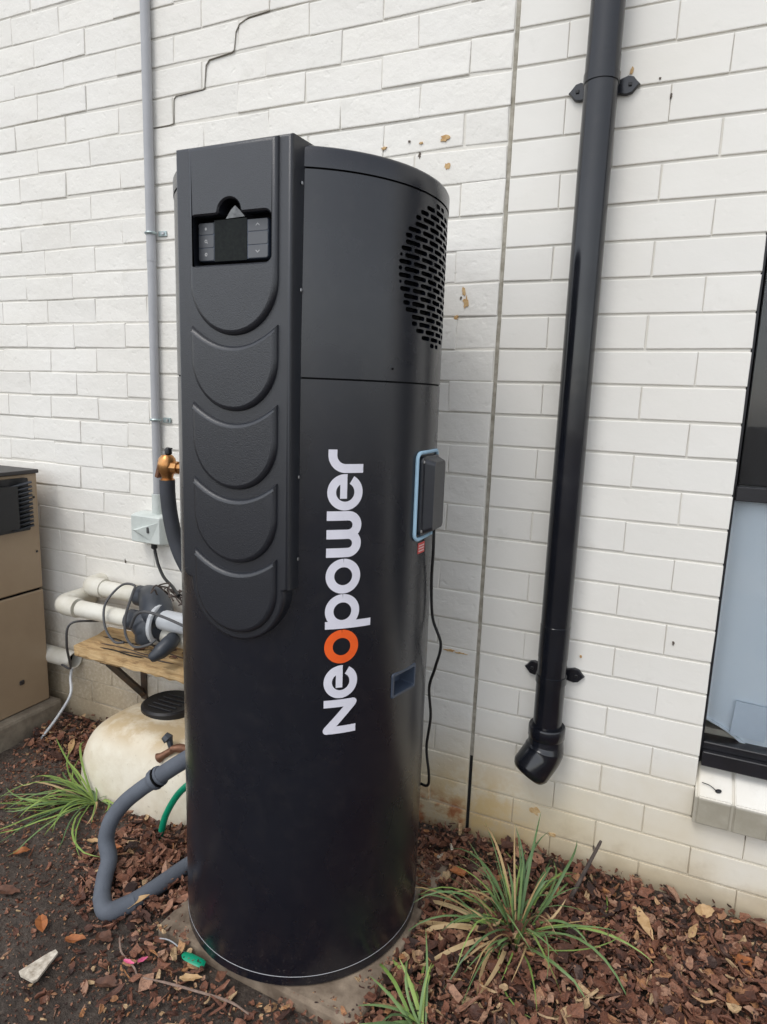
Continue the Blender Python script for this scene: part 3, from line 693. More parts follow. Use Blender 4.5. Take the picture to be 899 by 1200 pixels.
# brass outlet valve with its lagged hose on the back left of the heater
va = thing('outlet_valve', 'brass valve with black cap feeding a lagged grey pipe beside the heater', 'valve', (-.784, -.40, 1.10))
MB().lathe([(.001, .030), (.014, .029), (.022, .020), (.0255, .004), (.0245, -.012), (.017, -.024), (.015, -.034), (.019, -.036), (.019, -.046), (.001, -.046)], (-.784, -.40, 1.133), 20).build('valve_body', M_brass, va)
MB().tube([(-.775, -.40, 1.130), (-.745, -.40, 1.130), (-.745, -.40, 1.130), (-.60, -.40, 1.130)], [.017, .017, .013, .013], 8, smooth=False).build('union_nut', M_brass, va)
MB().box((-.809, -.402, 1.118), (.012, .018, .040), .002, rot=Matrix.Rotation(.3, 3, 'Y')).build('copper_tail', M_copper, va)
MB().lathe([(.006, 0), (.010, .004), (.010, .014), (.006, .020), (.001, .021)], (-.779, -.40, 1.162), 12).box((-.774, -.40, 1.180), (.016, .006, .004), .001).build('black_cap', M_dark, va)
MB().tube(smooth_path([(-.785, -.40, 1.094), (-.784, -.40, 1.05), (-.778, -.398, .99), (-.762, -.395, .92), (-.735, -.39, .86), (-.70, -.38, .81), (-.66, -.37, .78), (-.60, -.35, .76)], 6), .0205, 16).build('lagged_hose', M_lag_dark, va)

# ================================================================== rainwater downpipe
dp = thing('downpipe', 'glossy black round downpipe clipped to the wall with an angled shoe', 'downpipe', (.222, -.056, .3))
PXc, PYc, PRr = .2215, -.056, .0385
MB().tube([(PXc, PYc, z) for z in (3.2, 2.2, 1.2, .42)], PRr, 28).build('pipe', M_pipe, dp)
MB().lathe([(PRr, 2.083), (PRr + .0009, 2.082), (PRr + .0009, 2.125), (PRr, 2.126)], (PXc, PYc, 0), 28).build('coupling', M_pipe, dp)
MB().lathe([(PRr, .752), (PRr + .0009, .751), (PRr + .0009, .660), (PRr, .659)], (PXc, PYc, 0), 28).build('coupling', M_pipe, dp)
def clip(z, seed):
    b = MB(); r0 = PRr + .0026
    b.lathe([(r0 - .003, -.0105), (r0, -.0100), (r0, .0100), (r0 - .003, .0105)], (PXc, PYc, z), 28)
    c = b.build('bracket_band', M_pipe, dp)
    for s in (-1, 1):
        L = [(.030, -.016), (.042, -.020), (.054, -.022), (.066, -.019), (.074, -.009), (.082, 0), (.074, .009), (.066, .019), (.054, .022), (.042, .018), (.030, .014)]
        e = MB(); relief(e, [(PXc + s * p[0], z + p[1] * .95) for p in L], -.002, -.011, .002); ear = e.build('bracket_ear', M_pipe, c)
        MB().lathe([(.001, -.0145), (.004, -.0135), (.005, -.0105)], (0, 0, 0), 8)
        sc = MB(); sc.box((PXc + s * .060, -.0125, z), (.008, .004, .008), .001); sc.build('screw', M_dark, ear)
clip(2.078, 1); clip(.600, 2)
D1 = Vector((-.46, -.40, -.79)).normalized(); SR = .0530
pB = Vector((PXc, PYc, .388))
MB().lathe([(PRr + .0005, .462), (SR - .0055, .464), (SR - .0035, .460), (SR - .0035, .432), (SR - .0055, .429)], (PXc, PYc, 0), 32).build('shoe_collar', M_pipe, dp)
bend = corner_path([(PXc, PYc, .440), tuple(pB), tuple(pB + D1 * .066)], .060, 18); ends = [tuple(pB + D1 * d) for d in (.070, .078, .083, .085)]
MB().tube([tuple(p) for p in bend] + ends, [SR - .006 + .006 * min(1, q / 8) for q in range(len(bend))] + [SR - .0015, SR - .0060, SR - .0115, SR - .017], 32, False).tube([ends[-1], tuple(pB + D1 * .05)], [SR - .017, SR - .019], 32, False).build('shoe', M_pipe, dp)
MB().tube([tuple(pB + D1 * .058), tuple(pB + D1 * .060)], SR - .019, 24).build('shoe_inside', M_inner, dp)

# ================================================================== electrical conduit and isolator box
cdt = thing('conduit', 'grey conduit running down the wall into a pale switch box', 'conduit', (-1.174, -.02, .85))
MB().tube([(-1.174, -.019, z) for z in (3.2, 2.0, 1.75)], .0152, 16).tube([(-1.174, -.019, z) for z in (1.752, 1.3, .945)], .0143, 16).build('pipe', M_conduit, cdt)
MB().lathe([(.0158, .975), (.0190, .974), (.0190, .900), (.016, .899)], (-1.174, -.021, 0), 16).build('adaptor', M_jbox, cdt)
for z in (1.838, 1.232):
    c = MB(); c.tube([(-1.174 + .0165 * math.cos(t), -.019 - .0165 * math.sin(t), z) for t in np.linspace(-.4, PI + .4, 14)], .0045, 6, smooth=False)
    c.box((-1.138, -.004, z), (.034, .004, .017), .001); k = c.build('saddle_clip', M_zinc, cdt); MB().box((-1.134, -.008, z), (.009, .004, .009), .001).build('screw', M_steel, k)
jb = MB(); relief(jb, rrect(-1.268, -1.122, .795, .905, .012), -.0, -.062, .010); jbx = jb.build('switch_box', M_jbox, cdt)
fc = MB(); fc.add([(-1.255, -.0622, .845), (-1.190, -.0622, .890), (-1.135, -.0622, .882), (-1.225, -.078, .848), (-1.172, -.0622, .812), (-1.190, -.0622, .803)], [(0, 1, 2, 3), (0, 3, 4, 5)]); fc.add([(-1.2248, -.0782, .848), (-1.135, -.0622, .882), (-1.172, -.0622, .812)], [(0, 1, 2)]); fc.build('cover_rib', M_jbox, jbx)
MB().box((-1.178, -.066, .852), (.010, .010, .022), .002).build('switch_lever', M_cable, jbx)
MB().lathe([(.011, .798), (.011, .780), (.007, .776), (.001, .776)], (-1.186, -.03, 0), 12).build('cable_gland', M_dark, jbx)
MB().tube(smooth_path([(-1.186, -.03, .785), (-1.178, -.032, .755), (-1.15, -.05, .725), (-1.09, -.09, .70), (-1.02, -.13, .69), (-.93, -.2, .69)], 6), .0055, 8).build('cable', M_black_cable, jbx)

# ================================================================== pool plumbing on its shelf
shelf = thing('plank_shelf', 'weathered split timber plank on a black steel bracket against the wall', 'shelf', (-1.1, -.1, .40))
pk = MB(); PN = 22; rnd = random.Random(4); tv = []
for i in range(PN + 1):
    x = -1.43 + .62 * i / PN
    for (y, z) in [(-.197, .393), (-.205, .400), (-.203, .432), (-.150, .439), (-.090, .436), (-.030, .440), (-.004, .434), (-.004, .393)]:
        sk = .055 * (y + .2) / -.2 * (1 if i == 0 else max(0, 1 - i * .35)); tv.append((x - sk * 0 + (.055 * (1 - (y / -.2)) * -1 + .05 if i == 0 else 0) + rnd.uniform(-.002, .002), y + rnd.uniform(-.003, .003), z + rnd.uniform(-.003, .003)))
pk.add(tv, [(8 * i + k, 8 * i + (k + 1) % 8, 8 * (i + 1) + (k + 1) % 8, 8 * (i + 1) + k) for i in range(PN) for k in range(8)] + [tuple(range(8)), tuple(8 * PN + k for k in range(8))]); pk.build('plank', M_wood, shelf)
for k, (x0, x1, y) in enumerate([(-1.33, -1.02, -.155), (-1.37, -1.2, -.105), (-1.15, -.9, -.12), (-1.30, -1.1, -.185), (-1.22, -.98, -.175)]):
    MB().tube(smooth_path([(x0, y, .4395), ((x0 * 2 + x1) / 3, y + .004, .4405), ((x0 + 2 * x1) / 3, y - .004, .4405), (x1, y + .002, .4395)], 4), [.0004] + [.0022] * 11 + [.0004], 5).build('split', M_black_gap if k % 2 else M_bracket, shelf)
bk = MB(); bk.box((-1.28, -.004, .28), (.028, .006, .215), .001); bk.box((-1.28, -.10, .388), (.028, .19, .006), .001); bk.build('bracket', M_bracket, shelf)
MB().tube([(-1.28, -.008, .195), (-1.28, -.17, .383)], .014, 4, smooth=False).build('bracket_strut', M_bracket, shelf)

pl = thing('pool_plumbing', 'white pvc pipes joined by a dark grey diverter valve above the plank', 'pipework', (-1.2, -.1, .45))
RPp = .0300
MB().tube([(-1.43, -.145, .548), (-1.17, -.145, .548)], RPp, 18).build('pipe', M_pvc, pl)
MB().tube([(-1.42, -.060, .605), (-1.22, -.060, .605)], RPp, 18).build('pipe', M_pvc, pl)
MB().tube(corner_path([(-1.44, -.145, .548), (-1.530, -.145, .548), (-1.530, -.01, .548)], .055), RPp + .0055, 18).build('elbow', M_pvc, pl)
MB().tube(corner_path([(-1.40, -.060, .605), (-1.475, -.060, .605), (-1.475, .0, .605)], .045), RPp + .0055, 18).build('elbow', M_pvc, pl)
b = MB(); b.tube([(-1.235, -.060, .605), (-1.195, -.060, .605)], .037, 18); b.tube([(-1.195, -.145, .548), (-1.150, -.145, .548)], .036, 18)
vb = b.build('valve_socket', M_grey_pvc, pl)
b = MB(); b.tube(smooth_path([(-1.20, -.055, .612), (-1.14, -.085, .605), (-1.08, -.135, .580), (-1.045, -.145, .565)], 5), [.037, .040, .044, .047, .050, .052, .054, .055, .055, .055, .054, .052, .050, .048, .046, .045], 20)
b.tube(smooth_path([(-1.16, -.145, .548), (-1.12, -.148, .545), (-1.09, -.15, .530)], 4), [.038, .042, .047, .050, .052, .053, .054, .052, .050], 18)
b.lathe([(.052, .0), (.055, .006), (.055, .06), (.05, .068), (.001, .07)], (-1.10, -.145, .49), 20).build('valve_body', M_grey_pvc, pl)
MB().tube([(-1.045, -.15, .575), (-.82, -.15, .575)], .034, 18).build('pipe', M_pvc_grey, pl)
MB().tube([(-1.05, -.135, .515), (-.82, -.12, .50)], .030, 16).build('pipe', M_pvc, pl)
MB().tube([(-1.058 + .0 * t, -.147 + .056 * math.cos(t), .555 + .062 * math.sin(t)) for t in np.linspace(0, 2 * PI, 25)], .009, 8, False).build('strap', M_pvc_grey, pl)
MB().tube(smooth_path([(-.985, -.17, .525), (-.975, -.20, .520), (-.985, -.235, .500), (-1.003, -.255, .482)], 4), [.024, .024, .025, .026, .027, .027, .026, .026, .024, .021, .019, .017, .012], 14).build('handle', M_grey_pvc, pl)
cb = tag(MB().tube(smooth_path([(-1.62, -.08, .27), (-1.55, -.10, .28), (-1.455, -.19, .42), (-1.43, -.19, .505), (-1.38, -.11, .50)], 8), .0045, 6).tube(smooth_path([(-1.165, -.205, .49), (-1.21, -.205, .485), (-1.255, -.20, .53), (-1.275, -.175, .60), (-1.255, -.12, .655), (-1.215, -.10, .655), (-1.185, -.14, .64), (-1.17, -.19, .575), (-1.14, -.22, .525), (-1.09, -.235, .50), (-1.035, -.23, .515), (-1.01, -.22, .535)], 8), .0045, 6)
         .tube(smooth_path([(-1.13, -.21, .55), (-1.10, -.21, .60), (-1.05, -.215, .62), (-.98, -.20, .605), (-.86, -.2, .58)], 8), .0045, 6).build('cable_loop', M_cable), 'loose grey cable looped round the white pool pipes', 'cable')
rt = MB(); rnd = random.Random(12)
for k in range(9):
    cx, cz = -.99 + rnd.uniform(-.07, .07), .665 + rnd.uniform(-.012, .02); p = [(cx + rnd.uniform(-.05, .05), -.15 + rnd.uniform(-.03, .03), cz + rnd.uniform(-.018, .022)) for _ in range(5)]
    rt.tube(smooth_path(p, 5), .0028, 5)
tag(rt.build('dead_vine', M_stick), 'tangle of dead vine and wire lying on the grey valve', 'vine')
stub = thing('pipe_stub', 'short open white pvc pipe stub beside the beige heater cabinet', 'pipe', (-1.6, -.08, .30))
b = MB(); b.tube([(-1.90, -.0365, .276), (-1.600, -.0365, .276)], .0335, 20, False); b.tube([(-1.600, -.0365, .276), (-1.601, -.0365, .276), (-1.80, -.0365, .276)], [.0335, .029, .029], 20, False); b.build('pipe', M_pvc, stub)
MB().tube([(-1.645, -.0365, .276), (-1.647, -.0365, .276)], .0289, 16).build('inside', M_inner, stub)
tag(MB().tube(smooth_path([(-1.56, -.085, .27), (-1.565, -.09, .23), (-1.535, -.12, .18), (-1.57, -.15, .10), (-1.61, -.18, .03), (-1.63, -.19, .0)], 8), .0055, 6).build('ground_cable', M_pvc_grey), 'pale cable running from the pipe stub down into the bark', 'cable')

# cream sump chamber
dm = thing('sump_chamber', 'cream domed fibreglass chamber with a black lid behind the water heater', 'tank', (-.95, -.15, 0))
V = []; F = []; NU, NV = 72, 26; cx, cy = -.945, -.175; ax, ay, az = .358, .185, .246
for j in range(NV + 1):
    ph = PI / 2 * j / NV; cz = math.sin(ph); cr = math.cos(ph)
    for i in range(NU):
        th = 2 * PI * i / NU; pw_ = lambda v, e: math.copysign(abs(v) ** e, v)
        rr = abs(cr) ** .38; zz = abs(cz) ** .86
        x = cx + ax * rr * pw_(math.cos(th), .50); y = cy + ay * rr * pw_(math.sin(th), .50)
        V.append((x, min(y, -.004), zz * az + .012 * noise.noise((x * 5, y * 5, 3)) * (1 if j else 0) - .02 * (j == 0)))
F = [(j * NU + i, j * NU + (i + 1) % NU, (j + 1) * NU + (i + 1) % NU, (j + 1) * NU + i) for j in range(NV) for i in range(NU)]
MB().add(V, F, True).build('chamber_body', M_dome, dm, fix=False)
lid = MB().lathe([(.096, -.012), (.096, .008), (.088, .014), (.074, .010), (.001, .008)], (-1.050, -.120, .252), 36).build('lid', M_dark, dm)
for k in range(5): MB().box((-1.050, -.120 + (k - 2) * .024, .262), (.10, .006, .005), .001).build('lid_rib', M_dark, lid)
tp = thing('drain_tap', 'small brass and grey tap fittings on the cream chamber', 'tap', (-.88, -.30, .22))
MB().tube([(-.80, -.28, .225), (-.850, -.305, .238), (-.872, -.318, .236)], [.014, .014, .010], 12).build('tap_body', M_copper, tp)
MB().tube([(-.862, -.312, .236), (-.895, -.330, .212), (-.905, -.336, .205), (-.908, -.338, .203)], [.010, .011, .016, .012], 14).build('tap_outlet', M_copper, tp)
MB().tube([(-.872, -.315, .240), (-.880, -.312, .258), (-.884, -.312, .262), (-.898, -.314, .272)], [.008, .010, .017, .013], 8, smooth=False).build('tap_handle', M_grey_pvc, tp)
for k, (x, y) in enumerate([(-1.16, -.09), (-1.13, -.12), (-1.20, -.10), (-1.10, -.10), (-1.07, -.13)]): pass

# beige heater cabinet on its plinth
cab = thing('heater_cabinet', 'beige metal heater cabinet with black louvred flue at the picture edge', 'cabinet', (-2.0, -.22, .09))
XF = -1.720
MB().box(((XF - 2.35) / 2, -.272, .3275), (2.35 + XF, .42, .455), .004).build('lower_panel', M_tan, cab)
MB().box(((XF - 2.35) / 2 - .001, -.272, .7875), (2.35 + XF, .42, .447), .004).build('upper_panel', M_tan, cab)
MB().box(((XF - 2.35) / 2, -.272, .5595), (2.35 + XF - .02, .40, .01)).build('panel_gap', M_inner, cab)
MB().box(((XF - 2.35) / 2 + .004, -.276, 1.0175), (2.35 + XF + .012, .43, .014), .002).build('cabinet_top', M_lid_dark, cab)
MB().lathe([(.012, 0), (.012, .012), (.006, .016), (.001, .016)], (XF - .05, -.20, 1.024), 12).build('top_knob', M_dark, cab)
fl = MB(); fo = rrect(-.385, -.112, .801, .998, .006, 3); fi = rrect(-.370, -.185, .821, .978, .006, 3); n = len(fo)
L0 = [(XF + .001, p[0], p[1]) for p in fo]; L1 = [(XF + .014, p[0], p[1]) for p in fo]; L2 = [(XF + .055, p[0], p[1]) for p in fi]
for a, b in ((L0, L1),): fl.add(a + b, [(i, (i + 1) % n, n + (i + 1) % n, n + i) for i in range(n)])
fl.add([(XF + .013, p[0], p[1]) for p in fo], [tuple(range(n))]); fl.add([(XF + .055, p[0], p[1]) for p in fi], [tuple(range(n))])
fl.box((XF + .034, -.278, .8995), (.040, .175, .150), .003); flu = fl.build('flue_terminal', M_dark, cab)
for k in range(11): MB().box((XF + .030, -.153, .818 + k * .016), (.036, .072, .0045), .0008, rot=Matrix.Rotation(-.62, 3, 'Z') @ Matrix.Rotation(.25, 3, 'X')).build('louvre', M_grey_pvc, flu)
for (y, z) in ((-.09, .13 + .07), (-.035, .92), (-.035, .70)): MB().lathe([(.001, .0), (.008 if z < .3 else .004, .0), (.006 if z < .3 else .003, .004), (.001, .005)], (0, 0, 0), 10)
MB().box((XF + .003, -.180, .215), (.006, .020, .018), .003).build('access_plug', M_lid_dark, cab)
for z in (.92, .71): MB().box((XF + .002, -.082, z), (.004, .008, .008), .001).build('screw', M_lid_dark, cab)
plh = tag(MB().box((-2.03, -.235, .035), (.70, .40, .125), .012, 2).build('concrete_plinth', M_concrete), 'stained concrete plinth beneath the beige heater cabinet', 'plinth')

# ================================================================== things round the base of the heater
pv = MB(); pv.box((0, 0, 0), (.560, .545, .045), .008, 2, rot=Matrix.Rotation(math.radians(-2.5), 3, 'Z'))
pvo = pv.build('concrete_paver', M_paver); pvo.location = (-.290, -.437, .0165); tag(pvo, 'worn concrete paver carrying the charcoal water heater', 'paver')
lp = thing('drain_pipe', 'grey foam lagged drain pipe bent in a loop beside the heater', 'pipe', (-.8, -.6, 0))
RL = .0215
MB().tube(smooth_path([(-.58, -.44, .405), (-.668, -.500, .346), (-.740, -.515, .288)], 6), RL + .0012, 16).build('lagging_sleeve', M_lag, lp)
MB().tube(smooth_path([(-.728, -.512, .298), (-.742, -.516, .286), (-.760, -.522, .270)], 4), [RL + .004, RL + .007, RL + .004, RL + .001, RL + .005, RL + .008, RL + .007, RL + .003, RL - .004], 14).build('lagging_collar', M_lag, lp)
MB().tube([(-.7395, -.5150, .2885), (-.7365, -.5143, .2908)], RL + .0075, 14).build('lagging_split', M_inner, lp)
MB().tube(smooth_path([(-.752, -.520, .276), (-.787, -.530, .247), (-.828, -.553, .205), (-.850, -.578, .162), (-.856, -.592, .112), (-.832, -.607, .070), (-.815, -.638, .048), (-.790, -.672, .030), (-.765, -.694, .023)], 8), RL, 16).build('lagging_sleeve', M_lag, lp)
MB().tube(corner_path([(-.785, -.678, .027), (-.735, -.715, .021), (-.700, -.655, .024)], .045, 10), RL + .0014, 16).build('elbow', M_lag, lp)
MB().tube(smooth_path([(-.704, -.662, .024), (-.684, -.60, .026), (-.662, -.505, .030), (-.62, -.36, .034)], 6), RL + .0002, 16).build('lagging_sleeve', M_lag, lp)
tag(MB().tube(smooth_path([(-.63, -.40, .245), (-.70, -.415, .226), (-.735, -.42, .199), (-.772, -.42, .150), (-.806, -.42, .085), (-.820, -.425, .02), (-.822, -.43, -.02)], 8), .0098, 12).build('green_hose', M_green), 'green garden hose curving into the bark behind the lagged pipe', 'hose')
tag(MB().tube(smooth_path([(-.478, -.722, .024), (-.455, -.728, .028), (-.425, -.727, .026), (-.415, -.724, .022)], 4), [.006, .009, .011, .012, .012, .012, .012, .012, .012, .011, .011, .010, .009], 10, flat_y=.28).build('green_hose_end', M_green), 'short flattened scrap of green hose lying at the heater base', 'hose')
tag(MB().tube(smooth_path([(-.575, -.715, .020), (-.53, -.712, .030), (-.48, -.718, .025)], 5), .0016, 6).build('thin_wire', M_conduit), 'thin grey wire lying by the green hose piece', 'wire')
tag(MB().tube(smooth_path([(-.648, -.752, .022), (-.615, -.778, .018), (-.560, -.795, .016), (-.533, -.806, .014), (-.47, -.795, .016), (-.40, -.783, .016), (-.31, -.772, .018), (-.255, -.775, .014)], 5), [.0022] * 20 + [.0028] * 12 + [.002] * 4, 6).build('pale_twig', M_twig), 'long pale twig lying on the soil before the heater', 'twig')
tag(MB().tube(smooth_path([(.325, -.150, .015), (.350, -.138, .085), (.378, -.125, .165), (.392, -.118, .205)], 4), [.006, .006, .0058, .0055, .0052, .005, .005, .0048, .0046, .0045, .0043, .0042, .0035], 7).build('upright_stick', M_stick), 'grey dead stick leaning out of the bark near the wall', 'stick')

# ---- bark mulch
def flake_pts(rnd, L, W, T, n=8):
    top = []; a0 = rnd.uniform(0, 1)
    for k in range(n):
        a = 2 * PI * (k + a0 + rnd.uniform(-.3, .3)) / n; q = rnd.uniform(.55, 1.15); c_, s_ = math.cos(a), math.sin(a)
        top.append((L * .5 * q * math.copysign(abs(c_) ** .7, c_), W * .5 * q * math.copysign(abs(s_) ** .7, s_)))
    bend = rnd.uniform(-.35, .45); cup = rnd.uniform(-.6, .6)
    zt = lambda x, y: bend * (x * x) / L * 2 + cup * y * y / W
    return [(x, y, zt(x, y) + T / 2 * rnd.uniform(.3, 1.6)) for x, y in top] + [(0, 0, T * .3)] + [(x * .9, y * .9, zt(x, y) - T / 2) for x, y in top]
n6 = 8
FACES6 = [(k, (k + 1) % n6, n6) for k in range(n6)] + [tuple(reversed(range(n6 + 1, 2 * n6 + 1)))] + [(k, n6 + 1 + k, n6 + 1 + (k + 1) % n6, (k + 1) % n6) for k in range(n6)]
def blocked(x, y):
    if math.hypot(x - TX, y - TY) < TR + .012: return True
    if x < -1.66 and y > -.45: return True
    if ((x + .945) / .375) ** 2 + ((y + .175) / .20) ** 2 < .9: return True
    if -.12 < x < -.03 and y < -.55 and y > -.70 and noise.noise((x * 30, y * 30, 5)) < .25: return True
    if x < -.50 and x > -.60 and -.69 < y < -.60 and noise.noise((x * 30, y * 30, 5)) < .1: return True
    return y > -.006
rnd = random.Random(21); mv = []; mf = []; tone = []; cnt = 0
def add_flake(x, y, L, W, T, tn, lift, tilt):
    R = Matrix.Rotation(rnd.uniform(0, 2 * PI), 3, 'Z') @ Matrix.Rotation(rnd.gauss(0, tilt), 3, 'X') @ Matrix.Rotation(rnd.gauss(0, tilt), 3, 'Y')
    b = len(mv); z0 = gz(x, y) + lift
    for p in flake_pts(rnd, L, W, T): q = R @ Vector(p); mv.append((q.x + x, min(q.y + y, -.0035), q.z + z0)); tone.append(tn)
    for f in FACES6: mf.append(tuple(i + b for i in f))
def paver_lift(x, y): return .036 if -.585 < x < -.02 and -.71 < y < -.16 else 0.0
for k in range(46000):
    x = rnd.uniform(-2.3, 1.5); y = -abs(rnd.triangular(0, 1.05, .25)) if rnd.random() < .8 else rnd.uniform(-1.25, 0)
    if blocked(x, y): continue
    m = mulch_amount(x, y)
    if rnd.random() > .11 + .89 * m: continue
    sz = rnd.choice((.006, .008, .011, .015, .020, .027, .038)) * rnd.uniform(.7, 1.3); asp = rnd.uniform(.30, .85)
    if rnd.random() < .16: asp = rnd.uniform(.06, .18); sz *= 1.9
    if m < .3: sz *= .7
    pl_ = paver_lift(x, y)
    if pl_: sz *= .7
    tn = min(1, max(0, rnd.gauss(.42, .33)))
    if math.hypot(x + .2, y + .85) < .42 and rnd.random() < .22: tn = rnd.uniform(.88, 1); sz *= .8
    add_flake(x, y, sz, sz * asp, rnd.uniform(.0015, .0045), tn, pl_ + (0 if pl_ else rnd.uniform(0, .018 + .020 * m) * (m * .9 + .1)) + .002, .25 if pl_ else .48)
for k in range(20000):                                       # crumbs
    x = rnd.uniform(-1.6, 1.2); y = rnd.uniform(-1.15, -.005)
    if blocked(x, y): continue
    sz = rnd.uniform(.003, .009); add_flake(x, y, sz, sz * rnd.uniform(.2, .9), sz * .3, min(1, max(0, rnd.gauss(.45, .3))), .002 + paver_lift(x, y) + (rnd.uniform(0, .03) if mulch_amount(x, y) > .6 else 0), .4)
me = bpy.data.meshes.new('bark_mulch'); me.from_pydata(mv, [], mf); at = me.attributes.new('tone', 'FLOAT', 'POINT'); at.data.foreach_set('value', tone); me.materials.append(M_mulch); me.update()
mo = bpy.data.objects.new('bark_mulch', me); col.objects.link(mo); tag(mo, 'red-brown bark mulch spread over the garden bed', 'mulch', kind='stuff')
protos = []
for k in range(14):
    r2 = random.Random(k + 90); L = r2.uniform(.038, .062); P6 = flake_pts(r2, L, L * r2.uniform(.40, .75), r2.uniform(.003, .006)); m6 = bpy.data.meshes.new('bark_chip'); m6.from_pydata(P6, [], FACES6); m6.materials.append(M_bark); protos.append(m6)
cnt = 0
while cnt < 290:
    x = rnd.uniform(-1.5, 1.0); y = rnd.uniform(-.80, -.012)
    if blocked(x, y) or rnd.random() > mulch_amount(x, y) * (1 if x > 0 else .55): continue
    o = bpy.data.objects.new('bark_chip', protos[rnd.randrange(14)]); col.objects.link(o); o.parent = ground
    o.location = (x, min(y, -.03), gz(x, y) + rnd.uniform(.018, .034)); o.rotation_euler = (rnd.gauss(0, .30), rnd.gauss(0, .30), rnd.uniform(0, 6.3)); s = rnd.uniform(.7, 1.15); o.scale = (s, s, 1); cnt += 1

# ---- single leaves and scraps one can pick out
def leaf(name, label, cat, x, y, L, W, rz, mat, lift=.03, curl=.4, tilt=(0, 0), group=None):
    n = 8; V = []; lr = random.Random(int(x * 1e4) + int(y * 1e4))
    for i in range(n + 1):
        t = i / n; w = W / 2 * math.sin(PI * min(1, max(.04, t)) ** .8) + .0008; xx = (t - .5) * L
        for s in (-1, 0, 1): V.append((xx + lr.uniform(-.03, .03) * L * abs(s), s * w * lr.uniform(.72, 1.12), curl * (abs(t - .5) ** 2) * L * .6 + abs(s) * w * (curl * .5 + .25) + lr.uniform(-.05, .05) * W + .06 * W * math.sin(t * 9 + L * 900)))
    F = [(3 * i + k, 3 * i + k + 1, 3 * i + k + 4, 3 * i + k + 3) for i in range(n) for k in range(2)]
    N0 = len(V); V += [(a, b, c - .0007) for a, b, c in V]; F += [tuple(q + N0 for q in reversed(f)) for f in F]
    o = MB().add(V, F, True).build(name, mat); o.location = (x, y, gz(x, y) + lift); o.rotation_euler = (tilt[0], tilt[1], rz); return tag(o, label, cat, group)
leaf('fallen_leaf', 'pale tan leaf resting on the bark to the right of the grass clump', 'leaf', .518, -.184, .085, .026, -1.05, M_leaf_tan, .042, .1, (.25, .2))
leaf('fallen_leaf', 'narrow curled tan leaf in the bark close to the white wall', 'leaf', .625, -.150, .06, .016, 1.2, M_leaf_tan, .036, .5, (.5, 0))
leaf('fallen_leaf', 'round tan leaf against the foot of the wall under the sill', 'leaf', .655, -.075, .05, .036, .4, M_leaf_tan, .045, .2, (.7, 0))
leaf('fallen_leaf', 'bright orange leaf in the bark below the window end of the bed', 'leaf', .735, -.190, .055, .032, .8, M_leaf_or, .036, .4, (.2, .2))
leaf('fallen_leaf', 'orange leaf between the water heater and the grass clump', 'leaf', .040, -.205, .055, .025, .5, M_leaf_or, .040, .5, (.3, .2))
leaf('fallen_leaf', 'tan pointed leaf leaning on the lagged pipe elbow', 'leaf', -.690, -.665, .085, .020, .9, M_leaf_tan, .028, .3, (.2, -.2))
leaf('fallen_leaf', 'yellow dry leaf on soil left of the lagged pipe bend', 'leaf', -.985, -.520, .045, .018, .3, M_leaf_tan, .016, .3)
leaf('fallen_leaf', 'orange curled leaf touching the upright run of lagged pipe', 'leaf', -.905, -.535, .07, .03, .4, M_leaf_or, .028, .6, (.3, 0))
leaf('fallen_leaf', 'long tan leaf in the bark beside the cream chamber', 'leaf', -1.43, -.215, .09, .022, -.9, M_leaf_tan, .030, .3, (.2, .2))
leaf('fallen_leaf', 'large rust brown leaf on bare soil above the white scrap', 'leaf', -.855, -.800, .06, .030, -.6, M_leaf_or, .010, .25)
leaf('fallen_leaf', 'dark red round leaf lying near the pale twig end', 'leaf', -.690, -.760, .045, .036, .2, M_leaf_br, .012, .2)
leaf('fallen_leaf', 'brown leaf pair lying between scrap and lagged elbow', 'leaf', -.745, -.795, .05, .026, .5, M_leaf_or, .012, .5)
leaf('fallen_leaf', 'brown leaf on the soil just beyond the twig bend', 'leaf', -.585, -.850, .06, .034, .3, M_leaf_br, .012, .4)
leaf('fallen_leaf', 'small rust leaf on the soil below the long grass blades', 'leaf', -1.135, -.640, .045, .03, .9, M_leaf_or, .010, .4)
leaf('fallen_leaf', 'broad pale brown leaf at the bare soil edge of the picture', 'leaf', -1.03, -.76, .07, .034, .3, M_leaf_br, .010, .15)
leaf('fallen_leaf', 'tan leaf piece at the front of the heater base', 'leaf', -.42, -.765, .05, .018, .5, M_leaf_tan, .022, .3, (.2, 0))
for k in range(7): leaf('shelf_leaf', 'dry brown leaf lying on the timber plank', 'leaf', -1.20 + .035 * k + rnd.uniform(-.01, .01), -.10 - .035 * (k % 2), rnd.uniform(.03, .05), .02, rnd.uniform(0, 6), M_leaf_br, .442 - gz(-1.2 + .035 * k, -.1), .6, (rnd.uniform(-.3, .3), 0), group='dry leaves on the plank')
SV = [(-.030, -.020), (-.018, -.026), (.026, -.030), (.030, -.022), (.018, .046), (.006, .050), (-.004, .036)]
sc = MB(); n = len(SV); sc.add([(x, y, .006 + x * .10) for x, y in SV] + [(x, y, .0 + x * .10) for x, y in SV], [tuple(range(n)), tuple(reversed(range(n, 2 * n)))] + [(i, n + i, n + (i + 1) % n, (i + 1) % n) for i in range(n)])
so = sc.build('plastic_scrap', M_scrap); so.location = (-.760, -.892, .012); so.rotation_euler = (.08, 0, .05); tag(so, 'dirty white broken plastic scrap on the bare soil', 'scrap')
for k, (x, y, rz, lab) in enumerate([(-.578, -.792, .3, 'bright pink petal lying nearest the pale twig'), (-.555, -.775, 1.3, 'pink petal standing nearer the green hose piece')]):
    leaf('petal', lab, 'petal', x, y, .026, .008, rz, M_pink, .018, .9, (.5, .2), 'pink petals')
